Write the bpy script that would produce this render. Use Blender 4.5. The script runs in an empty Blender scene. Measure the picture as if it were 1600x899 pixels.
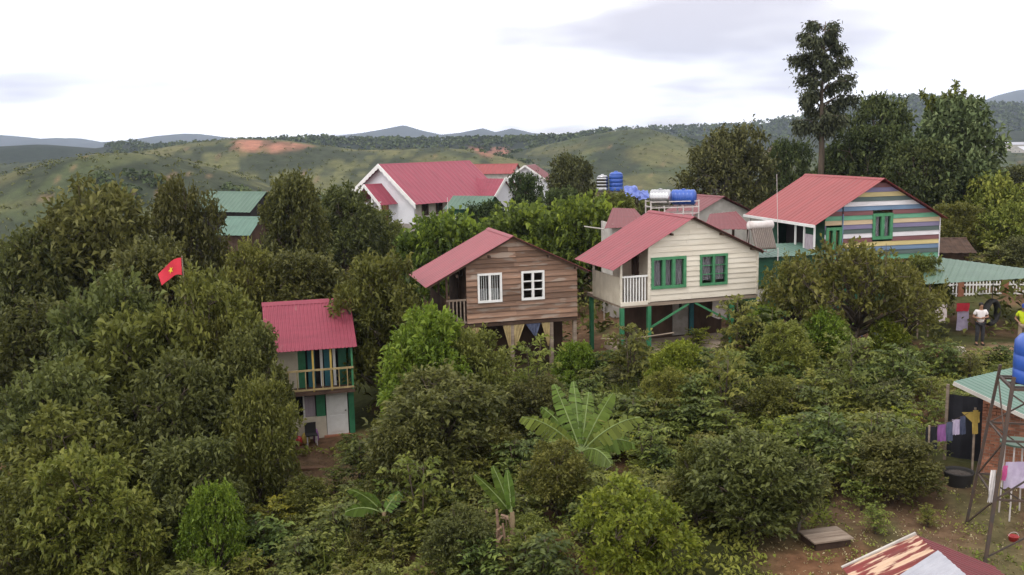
import bpy, math, random
import numpy as np
from mathutils import Matrix, Vector

# ------------------------------------------------------------------ camera
F, HZ, ROLL = 1500.0, 220.0, math.radians(1.2)      # focal length and horizon row in photo pixels
PITCH = math.atan((449.5 - HZ) / F)
scene = bpy.context.scene
COL = scene.collection
cam_data = bpy.data.cameras.new('camera')
cam_data.sensor_width = 36.0
cam_data.lens = 36.0 * F / 1600.0
cam_data.clip_start, cam_data.clip_end = 0.1, 20000.0
cam = bpy.data.objects.new('camera', cam_data)
COL.objects.link(cam)
cam.matrix_world = Matrix.Rotation(math.pi/2 - PITCH, 4, 'X') @ Matrix.Rotation(-ROLL, 4, 'Z')
scene.camera = cam

# ------------------------------------------------------------------ sky, sun, exposure
SUN_EL, SUN_AZ = math.radians(58), math.radians(215)     # azimuth clockwise from +Y
world = bpy.data.worlds.new('World'); scene.world = world
world.use_nodes = True
wn, wl = world.node_tree.nodes, world.node_tree.links
wn.clear()
w_out = wn.new('ShaderNodeOutputWorld'); w_bg = wn.new('ShaderNodeBackground')
sky = wn.new('ShaderNodeTexSky'); sky.sky_type = 'NISHITA'; sky.sun_disc = False
sky.sun_elevation = SUN_EL; sky.sun_rotation = SUN_AZ
w_tc = wn.new('ShaderNodeTexCoord'); w_sep = wn.new('ShaderNodeSeparateXYZ')
wl.new(w_tc.outputs['Generated'], w_sep.inputs[0])
def wmath(op, a, b=None):
    m = wn.new('ShaderNodeMath'); m.operation = op
    for i, q in enumerate((a, b)):
        if q is None: continue
        if isinstance(q, (int, float)): m.inputs[i].default_value = q
        else: wl.new(q, m.inputs[i])
    return m.outputs[0]
w_h = wmath('ADD', wmath('ABSOLUTE', w_sep.outputs[2]), 0.16)
w_cmb = wn.new('ShaderNodeCombineXYZ')                    # cloud deck seen in perspective
wl.new(wmath('DIVIDE', w_sep.outputs[0], w_h), w_cmb.inputs[0])
wl.new(wmath('DIVIDE', w_sep.outputs[1], w_h), w_cmb.inputs[1])
def wnoise(scale, detail, off, rough=0.55):
    mp = wn.new('ShaderNodeMapping'); mp.inputs['Location'].default_value = off
    wl.new(w_cmb.outputs[0], mp.inputs[0])
    n = wn.new('ShaderNodeTexNoise'); n.inputs['Scale'].default_value = scale
    n.inputs['Detail'].default_value = detail; n.inputs['Roughness'].default_value = rough
    wl.new(mp.outputs[0], n.inputs['Vector'])
    return n.outputs['Fac']
def wramp(fac, p0, p1, c0, c1):
    r = wn.new('ShaderNodeValToRGB'); r.color_ramp.interpolation = 'EASE'
    r.color_ramp.elements[0].position = p0; r.color_ramp.elements[1].position = p1
    r.color_ramp.elements[0].color = (*c0, 1); r.color_ramp.elements[1].color = (*c1, 1)
    wl.new(fac, r.inputs[0]); return r.outputs[0]
cover = wramp(wnoise(0.5, 3, (4.2, 1.3, 0)), 0.10, 0.34, (0, 0, 0), (1, 1, 1))
shade = wramp(wnoise(0.5, 4, (27.8, 5.4, 0)), 0.51, 0.70, (1, 1, 1), (0.48, 0.465, 0.515))
w_cl = wn.new('ShaderNodeMix'); w_cl.data_type = 'RGBA'; w_cl.blend_type = 'MULTIPLY'; w_cl.inputs[0].default_value = 1
w_cl.inputs['A'].default_value = (18.0, 17.6, 17.3, 1); wl.new(shade, w_cl.inputs['B'])
w_mx = wn.new('ShaderNodeMix'); w_mx.data_type = 'RGBA'
wl.new(cover, w_mx.inputs[0]); wl.new(sky.outputs[0], w_mx.inputs['A']); wl.new(w_cl.outputs['Result'], w_mx.inputs['B'])
wl.new(w_mx.outputs['Result'], w_bg.inputs['Color']); w_bg.inputs['Strength'].default_value = 0.1
wl.new(w_bg.outputs[0], w_out.inputs['Surface'])

sun_d = bpy.data.lights.new('sun', 'SUN'); sun_d.energy = 1.25; sun_d.angle = math.radians(14)
sun_d.color = (1.0, 0.96, 0.90)
sun = bpy.data.objects.new('sun', sun_d); COL.objects.link(sun)
sdir = Vector((math.sin(SUN_AZ)*math.cos(SUN_EL), math.cos(SUN_AZ)*math.cos(SUN_EL), math.sin(SUN_EL)))
sun.rotation_euler = sdir.to_track_quat('Z', 'Y').to_euler()
sun.location = (0, 0, 40)
scene.view_settings.view_transform = 'Standard'; scene.view_settings.look = 'None'
scene.view_settings.gamma = 1.0; scene.view_settings.use_curve_mapping = False
scene.view_settings.exposure = 0.04
scene.cycles.max_bounces = 6; scene.cycles.diffuse_bounces = 3; scene.cycles.glossy_bounces = 2
scene.cycles.transmission_bounces = 4; scene.cycles.volume_bounces = 0; scene.cycles.transparent_max_bounces = 6
scene.cycles.use_denoising = True
scene.cycles.use_adaptive_sampling = True

# ------------------------------------------------------------------ photo pixel -> direction -> place
_cp, _sp, _cr, _sr = math.cos(PITCH), math.sin(PITCH), math.cos(ROLL), math.sin(ROLL)
def ray(px, py):
    a, b = px - 800.0, 449.5 - py
    a, b = a*_cr + b*_sr, -a*_sr + b*_cr
    u = b / F
    return np.array([a / F, _cp + u*_sp, -_sp + u*_cp])
def at(px, py, Y):
    d = ray(px, py); return d * (Y / d[1])

# ------------------------------------------------------------------ terrain
_rs = np.random.RandomState(11)
_perm = _rs.permutation(4096); _gv = _rs.rand(4096)
def vnoise(x, y):
    xi, yi = np.floor(x).astype(np.int64), np.floor(y).astype(np.int64)
    fx, fy = x - xi, y - yi
    fx = fx*fx*(3 - 2*fx); fy = fy*fy*(3 - 2*fy)
    def g(i, j): return _gv[(_perm[(i % 4096)] + j*57) % 4096]
    return (g(xi, yi)*(1-fx) + g(xi+1, yi)*fx)*(1-fy) + (g(xi, yi+1)*(1-fx) + g(xi+1, yi+1)*fx)*fy
def fbm(x, y, o=4):
    s, a, t = 0.0, 0.5, 0.0
    for k in range(o):
        s = s + a*vnoise(x*2**k + 17.3*k, y*2**k - 9.1*k); t += a; a *= 0.5
    return s / t
CTRL = np.array([(-7.3,33,-10.85),(-7.3,31,-11.2),(-7,35.5,-10.75),(-5.5,34,-10.7),(0.5,37.5,-8.9),(0.5,34,-9.5),(-3.5,37,-9.8),(6,38,-8.4),(10,38,-8.25),
    (7,34,-8.9),(18.6,37.5,-8.47),(14,33,-8.8),(12.85,25.5,-9.35),(11.8,24.5,-9.4),(7.3,21.6,-9.65),(10.5,21,-9.65),(6,17,-9.8),
    (1.75,25.5,-9.75),(0,20,-10.3),(-6,20,-11.5),(-12,25,-12.3),(-14,32,-12),(-16,40,-11.5),(-22,50,-11.5),(-10,50,-9.8),(0,52,-8.8),
    (10,50,-8.0),(16,44,-8.2),(20,46,-8.1),(25,45,-8.0),(24,60,-7.6),(-12,86,-8.8),(-2,80,-8.6),(-25,80,-11),(10,75,-8),(30,80,-7.5),
    (45,60,-8),(0,120,-9.5),(-30,110,-13),(40,120,-8),(-45,60,-14),(-40,30,-14),(-30,15,-13),(30,20,-9.5),(40,35,-8.8),(0,0,-10.3),
    (20,0,-9.5),(-20,0,-12),(0,-25,-10)], float)
def crest(Y0, pts):
    xs, zs = [], []
    for px, py in pts:
        p = at(px, py, Y0); xs.append(p[0]); zs.append(p[2])
    return np.array(xs), np.array(zs)
LAYERS = [   # distance, width towards us, width away, valley floor, crest line
    (330, 95, 120, -46, crest(330, [(-900,300),(-400,290),(-200,285),(-60,283),(0,276),(60,262),(110,248),(160,240),(220,240),(280,251),(340,268),(420,296),(520,330),(700,360),(1200,360)])),
    (600, 140, 160, -50, crest(600, [(-400,262),(0,258),(200,240),(260,231),(300,224),(340,219),(370,217),(440,219),(500,227),(560,235),(620,234),(680,231),(740,235),(800,250),(900,290),(1300,290)])),
    (720, 170, 180, -45, crest(720, [(300,300),(560,275),(680,262),(760,252),(830,232),(900,216),(960,205),(1005,201),(1040,210),(1090,226),(1150,236),(1300,240),(1600,236),(2000,230)])),
    (1050, 200, 260, -50, crest(1050, [(-900,236),(-300,234),(0,229),(60,226),(150,233),(200,226),(260,230),(330,226),(420,221),(500,217),(540,221),(620,221),(700,221),(830,218),(900,214),(940,210),(1020,210),(1200,215),(1600,205),(2200,190)])),
    (1700, 450, 500, -50, crest(1700, [(-900,245),(0,240),(500,235),(850,221),(940,206),(1000,203),(1060,202),(1150,199),(1240,187),(1300,170),(1340,157),(1400,152),(1450,158),(1540,166),(1600,170),(1800,160),(2300,150)])),
    (5200, 1100, 900, -80, crest(5200, [(-900,205),(-100,213),(0,211),(30,214),(60,219),(110,216),(150,224),(220,220),(260,213),(300,209),(340,214),(400,222),(470,219),(540,211),(570,208),(610,201),(632,196),(655,203),(690,211),(720,208),(755,201),(775,207),(800,201),(830,208),(900,215),(1200,200),(1500,172),(1545,160),(1580,145),(1600,140),(1700,128),(2200,140)])),
]
def sstep(a, b, t):
    t = np.clip((t - a)/(b - a), 0, 1); return t*t*(3 - 2*t)
def near_h(x, y):
    w = 0.0; s = 0.0
    for cx, cy, cz in CTRL:
        d2 = (x - cx)**2 + (y - cy)**2 + 1.5
        k = 1.0/d2**1.7
        w = w + k; s = s + k*cz
    return s/w
def height(x, y):
    x = np.asarray(x, float); y = np.asarray(y, float)
    hn = near_h(x, y) + 0.16*(fbm(x*0.55, y*0.55, 3) - 0.5)
    acc = np.zeros_like(x)
    for i, (Y0, wa, wb, base, (cx, cz)) in enumerate(LAYERS):
        z = np.interp(x, cx, cz)
        wdt = np.where(y < Y0, wa, wb)
        warp = y + (fbm(x/90.0 + i*7, y/90.0, 3) - 0.5)*wa*0.30*np.clip(np.abs(y - Y0)/wa, 0, 1)
        g = np.exp(-((warp - Y0)/wdt)**2)
        z = base + (z - base)*g
        amp = (0.012*Y0 if i < 5 else 60)*(1 - g)**0.6*np.where(g > 0.02, 1, 0.2)
        z = z + amp*(fbm(x/(0.11*Y0) + 3*i, y/(0.11*Y0), 4) - 0.5)*2
        acc = acc + np.exp(np.clip(z/5.0, -60, 60))
    hf = 5.0*np.log(acc + 1e-30)
    t = sstep(115, 210, y + 0.55*np.maximum(0, -x - 22) + 0.3*np.maximum(0, x - 60))
    return hn*(1 - t) + hf*t
def hgt(x, y): return float(height(np.array([x]), np.array([y]))[0])
def gnd(px, py, y0=12.0, y1=160.0):
    d = ray(px, py)
    ys = np.linspace(y0, y1, 1500); P = d[None, :]*(ys/d[1])[:, None]
    k = np.argmax(P[:, 2] < height(P[:, 0], P[:, 1]))
    return P[k]

# ------------------------------------------------------------------ materials
MATS = {}
def pmat(name, col, col2=None, rough=0.7, spec=0.3, metal=0.0, scale=3.0, stretch=(1, 1, 1), rand=0.0, bump=0.0, detail=5.0, lo=0.35, hi=0.65, spots=None):
    m = bpy.data.materials.new(name); m.use_nodes = True
    n, l = m.node_tree.nodes, m.node_tree.links
    b = n['Principled BSDF']
    b.inputs['Roughness'].default_value = rough; b.inputs['Metallic'].default_value = metal
    b.inputs['Specular IOR Level'].default_value = spec
    col2 = col2 or tuple(c*0.72 for c in col)
    tc = n.new('ShaderNodeTexCoord'); mp = n.new('ShaderNodeMapping'); mp.inputs['Scale'].default_value = stretch
    oi = n.new('ShaderNodeObjectInfo')
    l.new(tc.outputs['Object'], mp.inputs[0])
    off = n.new('ShaderNodeVectorMath'); off.operation = 'ADD'
    sc = n.new('ShaderNodeMath'); sc.operation = 'MULTIPLY'; sc.inputs[1].default_value = 37.0
    l.new(oi.outputs['Random'], sc.inputs[0]); l.new(sc.outputs[0], off.inputs[1]); l.new(mp.outputs[0], off.inputs[0])
    nz = n.new('ShaderNodeTexNoise'); nz.inputs['Scale'].default_value = scale; nz.inputs['Detail'].default_value = detail
    nz.inputs['Roughness'].default_value = 0.62
    l.new(off.outputs[0], nz.inputs['Vector'])
    rp = n.new('ShaderNodeValToRGB'); e = rp.color_ramp.elements
    e[0].position, e[1].position = lo, hi; e[0].color = (*col2, 1); e[1].color = (*col, 1)
    l.new(nz.outputs['Fac'], rp.inputs[0]); out = rp.outputs[0]
    if spots:                                            # wear: peeled or rusty patches (colour, scale, threshold, stretch)
        mp2 = n.new('ShaderNodeMapping'); mp2.inputs['Scale'].default_value = spots[3]
        l.new(tc.outputs['Object'], mp2.inputs[0])
        n2 = n.new('ShaderNodeTexNoise'); n2.inputs['Scale'].default_value = spots[1]; n2.inputs['Detail'].default_value = 6
        l.new(mp2.outputs[0], n2.inputs['Vector'])
        r2 = n.new('ShaderNodeValToRGB'); r2.color_ramp.elements[0].position = spots[2]; r2.color_ramp.elements[1].position = spots[2] + 0.06
        l.new(n2.outputs['Fac'], r2.inputs[0])
        mx = n.new('ShaderNodeMix'); mx.data_type = 'RGBA'; l.new(r2.outputs[0], mx.inputs[0]); l.new(out, mx.inputs['A'])
        mx.inputs['B'].default_value = (*spots[0], 1); out = mx.outputs['Result']
    if rand:
        hs = n.new('ShaderNodeHueSaturation'); mr = n.new('ShaderNodeMapRange')
        mr.inputs['To Min'].default_value = 1 - rand; mr.inputs['To Max'].default_value = 1 + rand
        l.new(oi.outputs['Random'], mr.inputs['Value']); l.new(mr.outputs[0], hs.inputs['Value']); l.new(out, hs.inputs['Color']); out = hs.outputs[0]
    l.new(out, b.inputs['Base Color'])
    if bump:
        bp = n.new('ShaderNodeBump'); bp.inputs['Strength'].default_value = bump; bp.inputs['Distance'].default_value = 0.02
        l.new(nz.outputs['Fac'], bp.inputs['Height']); l.new(bp.outputs[0], b.inputs['Normal'])
    MATS[name] = m
    return m
def leafmat(name, trans=0.25, rough=0.5, spec=0.25, hue=0.02, val=0.18, sat=1.0):
    m = bpy.data.materials.new(name); m.use_nodes = True
    n, l = m.node_tree.nodes, m.node_tree.links
    b = n['Principled BSDF']; out = n['Material Output']
    at_ = n.new('ShaderNodeAttribute'); at_.attribute_name = 'Col'
    oi = n.new('ShaderNodeObjectInfo'); hs = n.new('ShaderNodeHueSaturation'); hs.inputs['Saturation'].default_value = sat
    m1 = n.new('ShaderNodeMapRange'); m1.inputs['To Min'].default_value = 1 - val; m1.inputs['To Max'].default_value = 1 + val
    wv = n.new('ShaderNodeTexWhiteNoise'); wv.noise_dimensions = '1D'; l.new(oi.outputs['Random'], wv.inputs['W'])
    m2 = n.new('ShaderNodeMapRange'); m2.inputs['To Min'].default_value = 0.5 - hue; m2.inputs['To Max'].default_value = 0.5 + hue
    l.new(oi.outputs['Random'], m1.inputs['Value']); l.new(wv.outputs['Value'], m2.inputs['Value'])
    l.new(m1.outputs[0], hs.inputs['Value']); l.new(m2.outputs[0], hs.inputs['Hue']); l.new(at_.outputs['Color'], hs.inputs['Color'])
    l.new(hs.outputs[0], b.inputs['Base Color'])
    b.inputs['Roughness'].default_value = rough; b.inputs['Specular IOR Level'].default_value = spec
    tr = n.new('ShaderNodeBsdfTranslucent'); l.new(hs.outputs[0], tr.inputs['Color'])
    mx = n.new('ShaderNodeMixShader'); mx.inputs[0].default_value = trans
    l.new(b.outputs[0], mx.inputs[1]); l.new(tr.outputs[0], mx.inputs[2]); l.new(mx.outputs[0], out.inputs['Surface'])
    MATS[name] = m
    return m
leafmat('leaf', trans=0.34); leafmat('leaf_bright', trans=0.40, val=0.12); leafmat('leaf_far', trans=0.1, rough=0.8, spec=0.1, val=0.15)
leafmat('leaf_stuff', trans=0.1, rough=0.85, spec=0.1, val=0, hue=0)
pmat('bark', (0.13, 0.10, 0.075), (0.06, 0.048, 0.038), 0.9, 0.1, scale=4, stretch=(1, 1, .25), bump=0.5)
pmat('bark_grey', (0.20, 0.17, 0.15), (0.09, 0.075, 0.065), 0.9, 0.1, scale=4, stretch=(1, 1, .25), bump=0.5)
RED = dict(rough=0.5, spec=0.25, scale=1.6, stretch=(.35, 2.6, .35), lo=0.25, hi=0.75)
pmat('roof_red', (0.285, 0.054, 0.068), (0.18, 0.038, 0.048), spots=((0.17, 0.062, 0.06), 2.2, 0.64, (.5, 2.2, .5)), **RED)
pmat('roof_red_dull_shaded', (0.17, 0.040, 0.046), (0.13, 0.034, 0.038), **RED)  # dull red, with the shade on the lean-to roofs put into the colour
pmat('roof_pink', (0.30, 0.058, 0.088), (0.205, 0.043, 0.064), spots=((0.27, 0.11, 0.11), 3, 0.69, (1, .3, 1)), **RED)
pmat('roof_orange', (0.295, 0.056, 0.058), (0.20, 0.042, 0.043), **RED)
pmat('roof_green', (0.085, 0.145, 0.105), (0.068, 0.118, 0.086), rough=0.5, spec=0.4, scale=1.0)
pmat('roof_teal', (0.095, 0.175, 0.135), (0.076, 0.14, 0.108), rough=0.5, spec=0.4, scale=1.0)
pmat('roof_rust', (0.21, 0.036, 0.032), (0.13, 0.03, 0.026), rough=0.6, scale=2, spots=((0.52, 0.36, 0.25), 2.6, 0.51, (.7, 3.5, .7)))
pmat('tin', (0.55, 0.55, 0.57), (0.42, 0.42, 0.45), rough=0.4, metal=0.6, scale=2)
pmat('tin_white', (0.40, 0.40, 0.44), (0.30, 0.30, 0.34), rough=0.55, scale=2)
pmat('steel', (0.50, 0.50, 0.52), (0.40, 0.40, 0.42), rough=0.28, metal=0.9, scale=2)
pmat('white_steel', (0.62, 0.58, 0.57), (0.48, 0.42, 0.40), rough=0.5, scale=4)
pmat('dark_steel', (0.055, 0.048, 0.045), (0.09, 0.055, 0.04), rough=0.7, scale=6)
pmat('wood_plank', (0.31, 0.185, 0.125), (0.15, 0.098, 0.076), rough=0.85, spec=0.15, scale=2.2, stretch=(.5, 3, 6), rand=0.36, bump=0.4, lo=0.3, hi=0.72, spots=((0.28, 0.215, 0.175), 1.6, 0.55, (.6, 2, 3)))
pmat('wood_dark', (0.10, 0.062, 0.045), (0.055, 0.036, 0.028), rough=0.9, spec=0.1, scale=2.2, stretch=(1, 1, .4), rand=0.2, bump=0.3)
pmat('wood_grey', (0.30, 0.24, 0.19), (0.18, 0.135, 0.105), rough=0.9, spec=0.1, scale=3, stretch=(.3, 3, 3), rand=0.15, bump=0.4)
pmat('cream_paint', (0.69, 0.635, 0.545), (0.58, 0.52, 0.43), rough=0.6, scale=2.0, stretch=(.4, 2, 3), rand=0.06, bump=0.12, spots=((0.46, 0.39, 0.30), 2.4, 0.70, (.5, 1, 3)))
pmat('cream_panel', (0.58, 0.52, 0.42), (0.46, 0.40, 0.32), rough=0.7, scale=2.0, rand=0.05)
pmat('white_paint', (0.76, 0.75, 0.74), (0.66, 0.65, 0.63), rough=0.55, scale=3, rand=0.03)
pmat('white_wall', (0.70, 0.70, 0.74), (0.62, 0.62, 0.66), rough=0.8, scale=1.2)
pmat('dirty_white', (0.52, 0.49, 0.45), (0.38, 0.35, 0.32), rough=0.8, scale=2.0)
pmat('green_paint', (0.045, 0.20, 0.10), (0.03, 0.145, 0.07), rough=0.5, scale=4, rand=0.06)
pmat('green_wall', (0.022, 0.10, 0.055), (0.014, 0.07, 0.04), rough=0.6, scale=2, rand=0.12)
pmat('green_frame', (0.07, 0.24, 0.115), (0.045, 0.175, 0.08), rough=0.5, scale=4)
pmat('teal_paint', (0.04, 0.17, 0.20), (0.03, 0.12, 0.15), rough=0.6)
pmat('brick', (0.42, 0.19, 0.12), (0.29, 0.125, 0.08), rough=0.9, spec=0.1, scale=6, rand=0.34, bump=0.4)
pmat('mortar', (0.42, 0.36, 0.30), (0.32, 0.26, 0.21), rough=0.95, spec=0.05, scale=8)
pmat('concrete', (0.36, 0.33, 0.31), (0.25, 0.22, 0.20), rough=0.9, spec=0.1, scale=3, bump=0.3)
pmat('plaster_tan', (0.33, 0.26, 0.20), (0.25, 0.19, 0.15), rough=0.9, scale=2)
pmat('blue_tank', (0.035, 0.10, 0.42), (0.028, 0.08, 0.34), rough=0.35, spec=0.5)
pmat('blue_tarp', (0.17, 0.22, 0.50), (0.10, 0.14, 0.40), rough=0.6)
pmat('black_rubber', (0.022, 0.021, 0.022), (0.03, 0.028, 0.027), rough=0.75)
pmat('dark_cloth', (0.02, 0.02, 0.026), (0.012, 0.012, 0.016), rough=0.9)
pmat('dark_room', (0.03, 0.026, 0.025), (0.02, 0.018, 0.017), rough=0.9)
pmat('yellow_cloth', (0.55, 0.40, 0.11), (0.42, 0.30, 0.075), rough=0.9, scale=5)
pmat('tan_cloth', (0.44, 0.34, 0.17), (0.30, 0.225, 0.11), rough=0.9, scale=5)
pmat('lilac_cloth', (0.52, 0.46, 0.60), (0.42, 0.35, 0.50), rough=0.9, scale=5)
pmat('purple_cloth', (0.30, 0.12, 0.32), (0.22, 0.09, 0.25), rough=0.9, scale=5)
pmat('pale_cloth', (0.58, 0.51, 0.50), (0.46, 0.38, 0.38), rough=0.9, scale=5)
pmat('denim', (0.09, 0.105, 0.17), (0.06, 0.07, 0.12), rough=0.9, scale=5)
pmat('pink_cloth', (0.62, 0.12, 0.32), (0.50, 0.09, 0.25), rough=0.9, scale=5)
pmat('curtain', (0.42, 0.36, 0.40), (0.27, 0.22, 0.25), rough=0.9, scale=9, stretch=(6, 1, .3))
pmat('lace', (0.55, 0.52, 0.52), (0.30, 0.27, 0.27), rough=0.9, scale=14)
pmat('red_plastic', (0.42, 0.035, 0.035), (0.32, 0.03, 0.03), rough=0.4, spec=0.5)
pmat('flag_red', (0.62, 0.035, 0.06), (0.50, 0.03, 0.05), rough=0.7)
pmat('flag_yellow', (0.80, 0.58, 0.04), (0.7, 0.5, 0.04), rough=0.7)
pmat('skin', (0.30, 0.165, 0.105), (0.26, 0.14, 0.09), rough=0.55, scale=6)
pmat('hair', (0.014, 0.012, 0.011), (0.02, 0.017, 0.015), rough=0.6)
pmat('white_shirt', (0.74, 0.70, 0.70), (0.62, 0.58, 0.58), rough=0.9, scale=6)
pmat('black_trousers', (0.025, 0.025, 0.03), (0.04, 0.04, 0.045), rough=0.9, scale=6)
pmat('lime_shirt', (0.50, 0.60, 0.02), (0.42, 0.50, 0.015), rough=0.9, scale=6)
pmat('blue_cap', (0.03, 0.07, 0.32), (0.025, 0.05, 0.25), rough=0.8)
pmat('tan_trousers', (0.33, 0.26, 0.19), (0.26, 0.20, 0.15), rough=0.9)
pmat('water', (0.10, 0.085, 0.075), (0.07, 0.06, 0.055), rough=0.08, spec=0.6)
pmat('panel_glass', (0.22, 0.18, 0.155), (0.16, 0.13, 0.115), rough=0.22, spec=0.6, scale=3, stretch=(8, .5, 1))
pmat('rubble', (0.50, 0.46, 0.42), (0.28, 0.22, 0.18), rough=0.95, scale=5, rand=0.35)
pmat('terracotta', (0.36, 0.15, 0.085), (0.26, 0.11, 0.07), rough=0.9, scale=4, rand=0.2)
pmat('stump', (0.22, 0.125, 0.075), (0.12, 0.07, 0.045), rough=0.95, scale=5, bump=0.5)
pmat('dead_leaf', (0.27, 0.18, 0.12), (0.15, 0.095, 0.065), rough=0.95, scale=5)
pmat('banana_rib', (0.22, 0.28, 0.10), (0.17, 0.22, 0.08), rough=0.5)
pmat('banana_stem', (0.20, 0.15, 0.08), (0.12, 0.07, 0.045), rough=0.7, scale=5, stretch=(1, 1, .3))
for nm, c in dict(stripe_maroon=(0.18,0.075,0.08), stripe_purple=(0.19,0.165,0.27), stripe_yellow=(0.50,0.40,0.20), stripe_dark=(0.085,0.115,0.11), stripe_white=(0.66,0.63,0.66),
                  stripe_blue=(0.14,0.21,0.32), stripe_green=(0.12,0.31,0.20), stripe_tan=(0.52,0.40,0.26), stripe_cream=(0.58,0.47,0.22)).items():
    pmat(nm, c, tuple(v*0.78 for v in c), rough=0.7, scale=2.5, stretch=(.4, 2, 3), bump=0.1)
def glassmat():
    m = bpy.data.materials.new('window_glass'); m.use_nodes = True
    b = m.node_tree.nodes['Principled BSDF']
    b.inputs['Base Color'].default_value = (0.8, 0.85, 0.85, 1); b.inputs['Roughness'].default_value = 0.03
    b.inputs['Transmission Weight'].default_value = 1.0; b.inputs['IOR'].default_value = 1.15
    MATS['glass'] = m
glassmat()

# ------------------------------------------------------------------ mesh helpers
def V3(p): return np.array(p, float)
class G:
    def __init__(s): s.v = []; s.f = []
    def add(s, vs, fs):
        o = len(s.v); s.v += [tuple(map(float, p)) for p in vs]; s.f += [tuple(i + o for i in f) for f in fs]; return s
    def box(s, x0, x1, y0, y1, z0, z1):
        return s.add([(x0,y0,z0),(x1,y0,z0),(x1,y1,z0),(x0,y1,z0),(x0,y0,z1),(x1,y0,z1),(x1,y1,z1),(x0,y1,z1)],
                     [(0,3,2,1),(4,5,6,7),(0,1,5,4),(1,2,6,5),(2,3,7,6),(3,0,4,7)])
    def beam(s, p, q, w, h, up=(0, 0, 1)):
        p, q = V3(p), V3(q); d = q - p; d /= np.linalg.norm(d); up = V3(up)
        if abs(d @ up) > 0.98: up = np.array([0, 1.0, 0])
        r = np.cross(d, up); r /= np.linalg.norm(r); u = np.cross(r, d); r *= w/2; u *= h/2
        return s.add([p-r-u, p+r-u, p+r+u, p-r+u, q-r-u, q+r-u, q+r+u, q-r+u],
                     [(0,1,2,3),(7,6,5,4),(0,4,5,1),(1,5,6,2),(2,6,7,3),(3,7,4,0)])
    def prism(s, poly, off):
        n = len(poly); poly = [V3(p) for p in poly]; off = V3(off)
        return s.add(poly + [p + off for p in poly], [tuple(range(n)), tuple(range(2*n-1, n-1, -1))] + [(i, i+n, (i+1) % n + n, (i+1) % n) for i in range(n)])
    def tube(s, pts, rad, seg=6, cap=True):
        pts = [V3(p) for p in pts]; n = len(pts)
        if not hasattr(rad, '__len__'): rad = [rad]*n
        vs = []; ref = np.array([0.3, 0.9, 0.1])
        for i, p in enumerate(pts):
            d = pts[min(i+1, n-1)] - pts[max(i-1, 0)]; d /= (np.linalg.norm(d) + 1e-9)
            a = np.cross(d, ref if abs(d @ ref) < 0.95 else np.array([1.0, 0, 0])); a /= np.linalg.norm(a); b = np.cross(d, a)
            for k in range(seg):
                t = 2*math.pi*k/seg; vs.append(p + rad[i]*(a*math.cos(t) + b*math.sin(t)))
        fs = [(i*seg+k, i*seg+(k+1) % seg, (i+1)*seg+(k+1) % seg, (i+1)*seg+k) for i in range(n-1) for k in range(seg)]
        if cap: fs += [tuple(range(seg-1, -1, -1)), tuple((n-1)*seg + k for k in range(seg))]
        return s.add(vs, fs)
    def lathe(s, prof, c=(0, 0, 0), seg=20):
        vs = [(c[0]+r*math.cos(2*math.pi*k/seg), c[1]+r*math.sin(2*math.pi*k/seg), c[2]+z) for r, z in prof for k in range(seg)]
        n = len(prof)
        fs = [(i*seg+k, i*seg+(k+1) % seg, (i+1)*seg+(k+1) % seg, (i+1)*seg+k) for i in range(n-1) for k in range(seg)]
        fs += [tuple(range(seg-1, -1, -1)), tuple((n-1)*seg + k for k in range(seg))]
        return s.add(vs, fs)
    def corr(s, r0, r1, e1, e0, period=0.25, amp=0.012, thick=0.012, rows=3, sag=0.0):
        """ribbed sheet between a ridge line r0-r1 and an eave line e0-e1, real ribs, real thickness"""
        r0, r1, e0, e1 = map(V3, (r0, r1, e0, e1))
        nrm = np.cross(r1 - r0, e0 - r0); nrm /= np.linalg.norm(nrm)
        if nrm[2] < 0: nrm = -nrm
        L = max(np.linalg.norm(r1 - r0), np.linalg.norm(e1 - e0)); k = max(2, int(round(L/period)))
        ts, hs = [], []
        for i in range(k):
            for a, h in ((0, 0), (0.5, 0), (0.62, 1), (0.88, 1)): ts.append((i + a)/k); hs.append(h)
        ts.append(1.0); hs.append(0.0); n = len(ts); vs = []
        for lay in (0, 1):
            for j in range(rows):
                t = j/(rows - 1)
                for a, h in zip(ts, hs):
                    p = (r0*(1-a) + r1*a)*(1-t) + (e0*(1-a) + e1*a)*t
                    vs.append(p + nrm*(amp*h - thick*lay) - np.array([0, 0, sag*math.sin(math.pi*t)*math.sin(math.pi*a)]))
        N = n*rows; fs = []
        for j in range(rows - 1):
            for i in range(n - 1):
                a = j*n + i; fs.append((a, a+1, a+n+1, a+n)); fs.append((N+a, N+a+n, N+a+n+1, N+a+1))
        for i in range(n - 1):
            fs.append((i, N+i, N+i+1, i+1)); b = (rows-1)*n + i; fs.append((b, b+1, N+b+1, N+b))
        for j in range(rows - 1):
            a = j*n; fs.append((a, a+n, N+a+n, N+a)); a = j*n + n - 1; fs.append((a, N+a, N+a+n, a+n))
        return s.add(vs, fs)
    def mesh(s, name, smooth=False):
        me = bpy.data.meshes.new(name); me.from_pydata(s.v, [], s.f); me.update()
        if smooth: me.polygons.foreach_set('use_smooth', [True]*len(me.polygons))
        return me
    def obj(s, name, mat, parent=None, loc=(0, 0, 0), rz=0.0, smooth=False, label=None):
        return link(name, s.mesh(name, smooth), mat, parent, loc, rz, label)
def link(name, me, mat=None, parent=None, loc=(0, 0, 0), rz=0.0, label=None):
    if mat and not me.materials: me.materials.append(MATS[mat])
    o = bpy.data.objects.new(name, me); COL.objects.link(o)
    if parent is not None: o.parent = parent
    o.location = tuple(map(float, loc)); o.rotation_euler = (0, 0, rz)
    if label: o['label'] = label
    return o
def tag(o, label, cat, group=None, kind=None):
    if label: o['label'] = label
    if cat: o['category'] = cat
    if group: o['group'] = group
    if kind: o['kind'] = kind
    return o
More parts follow.
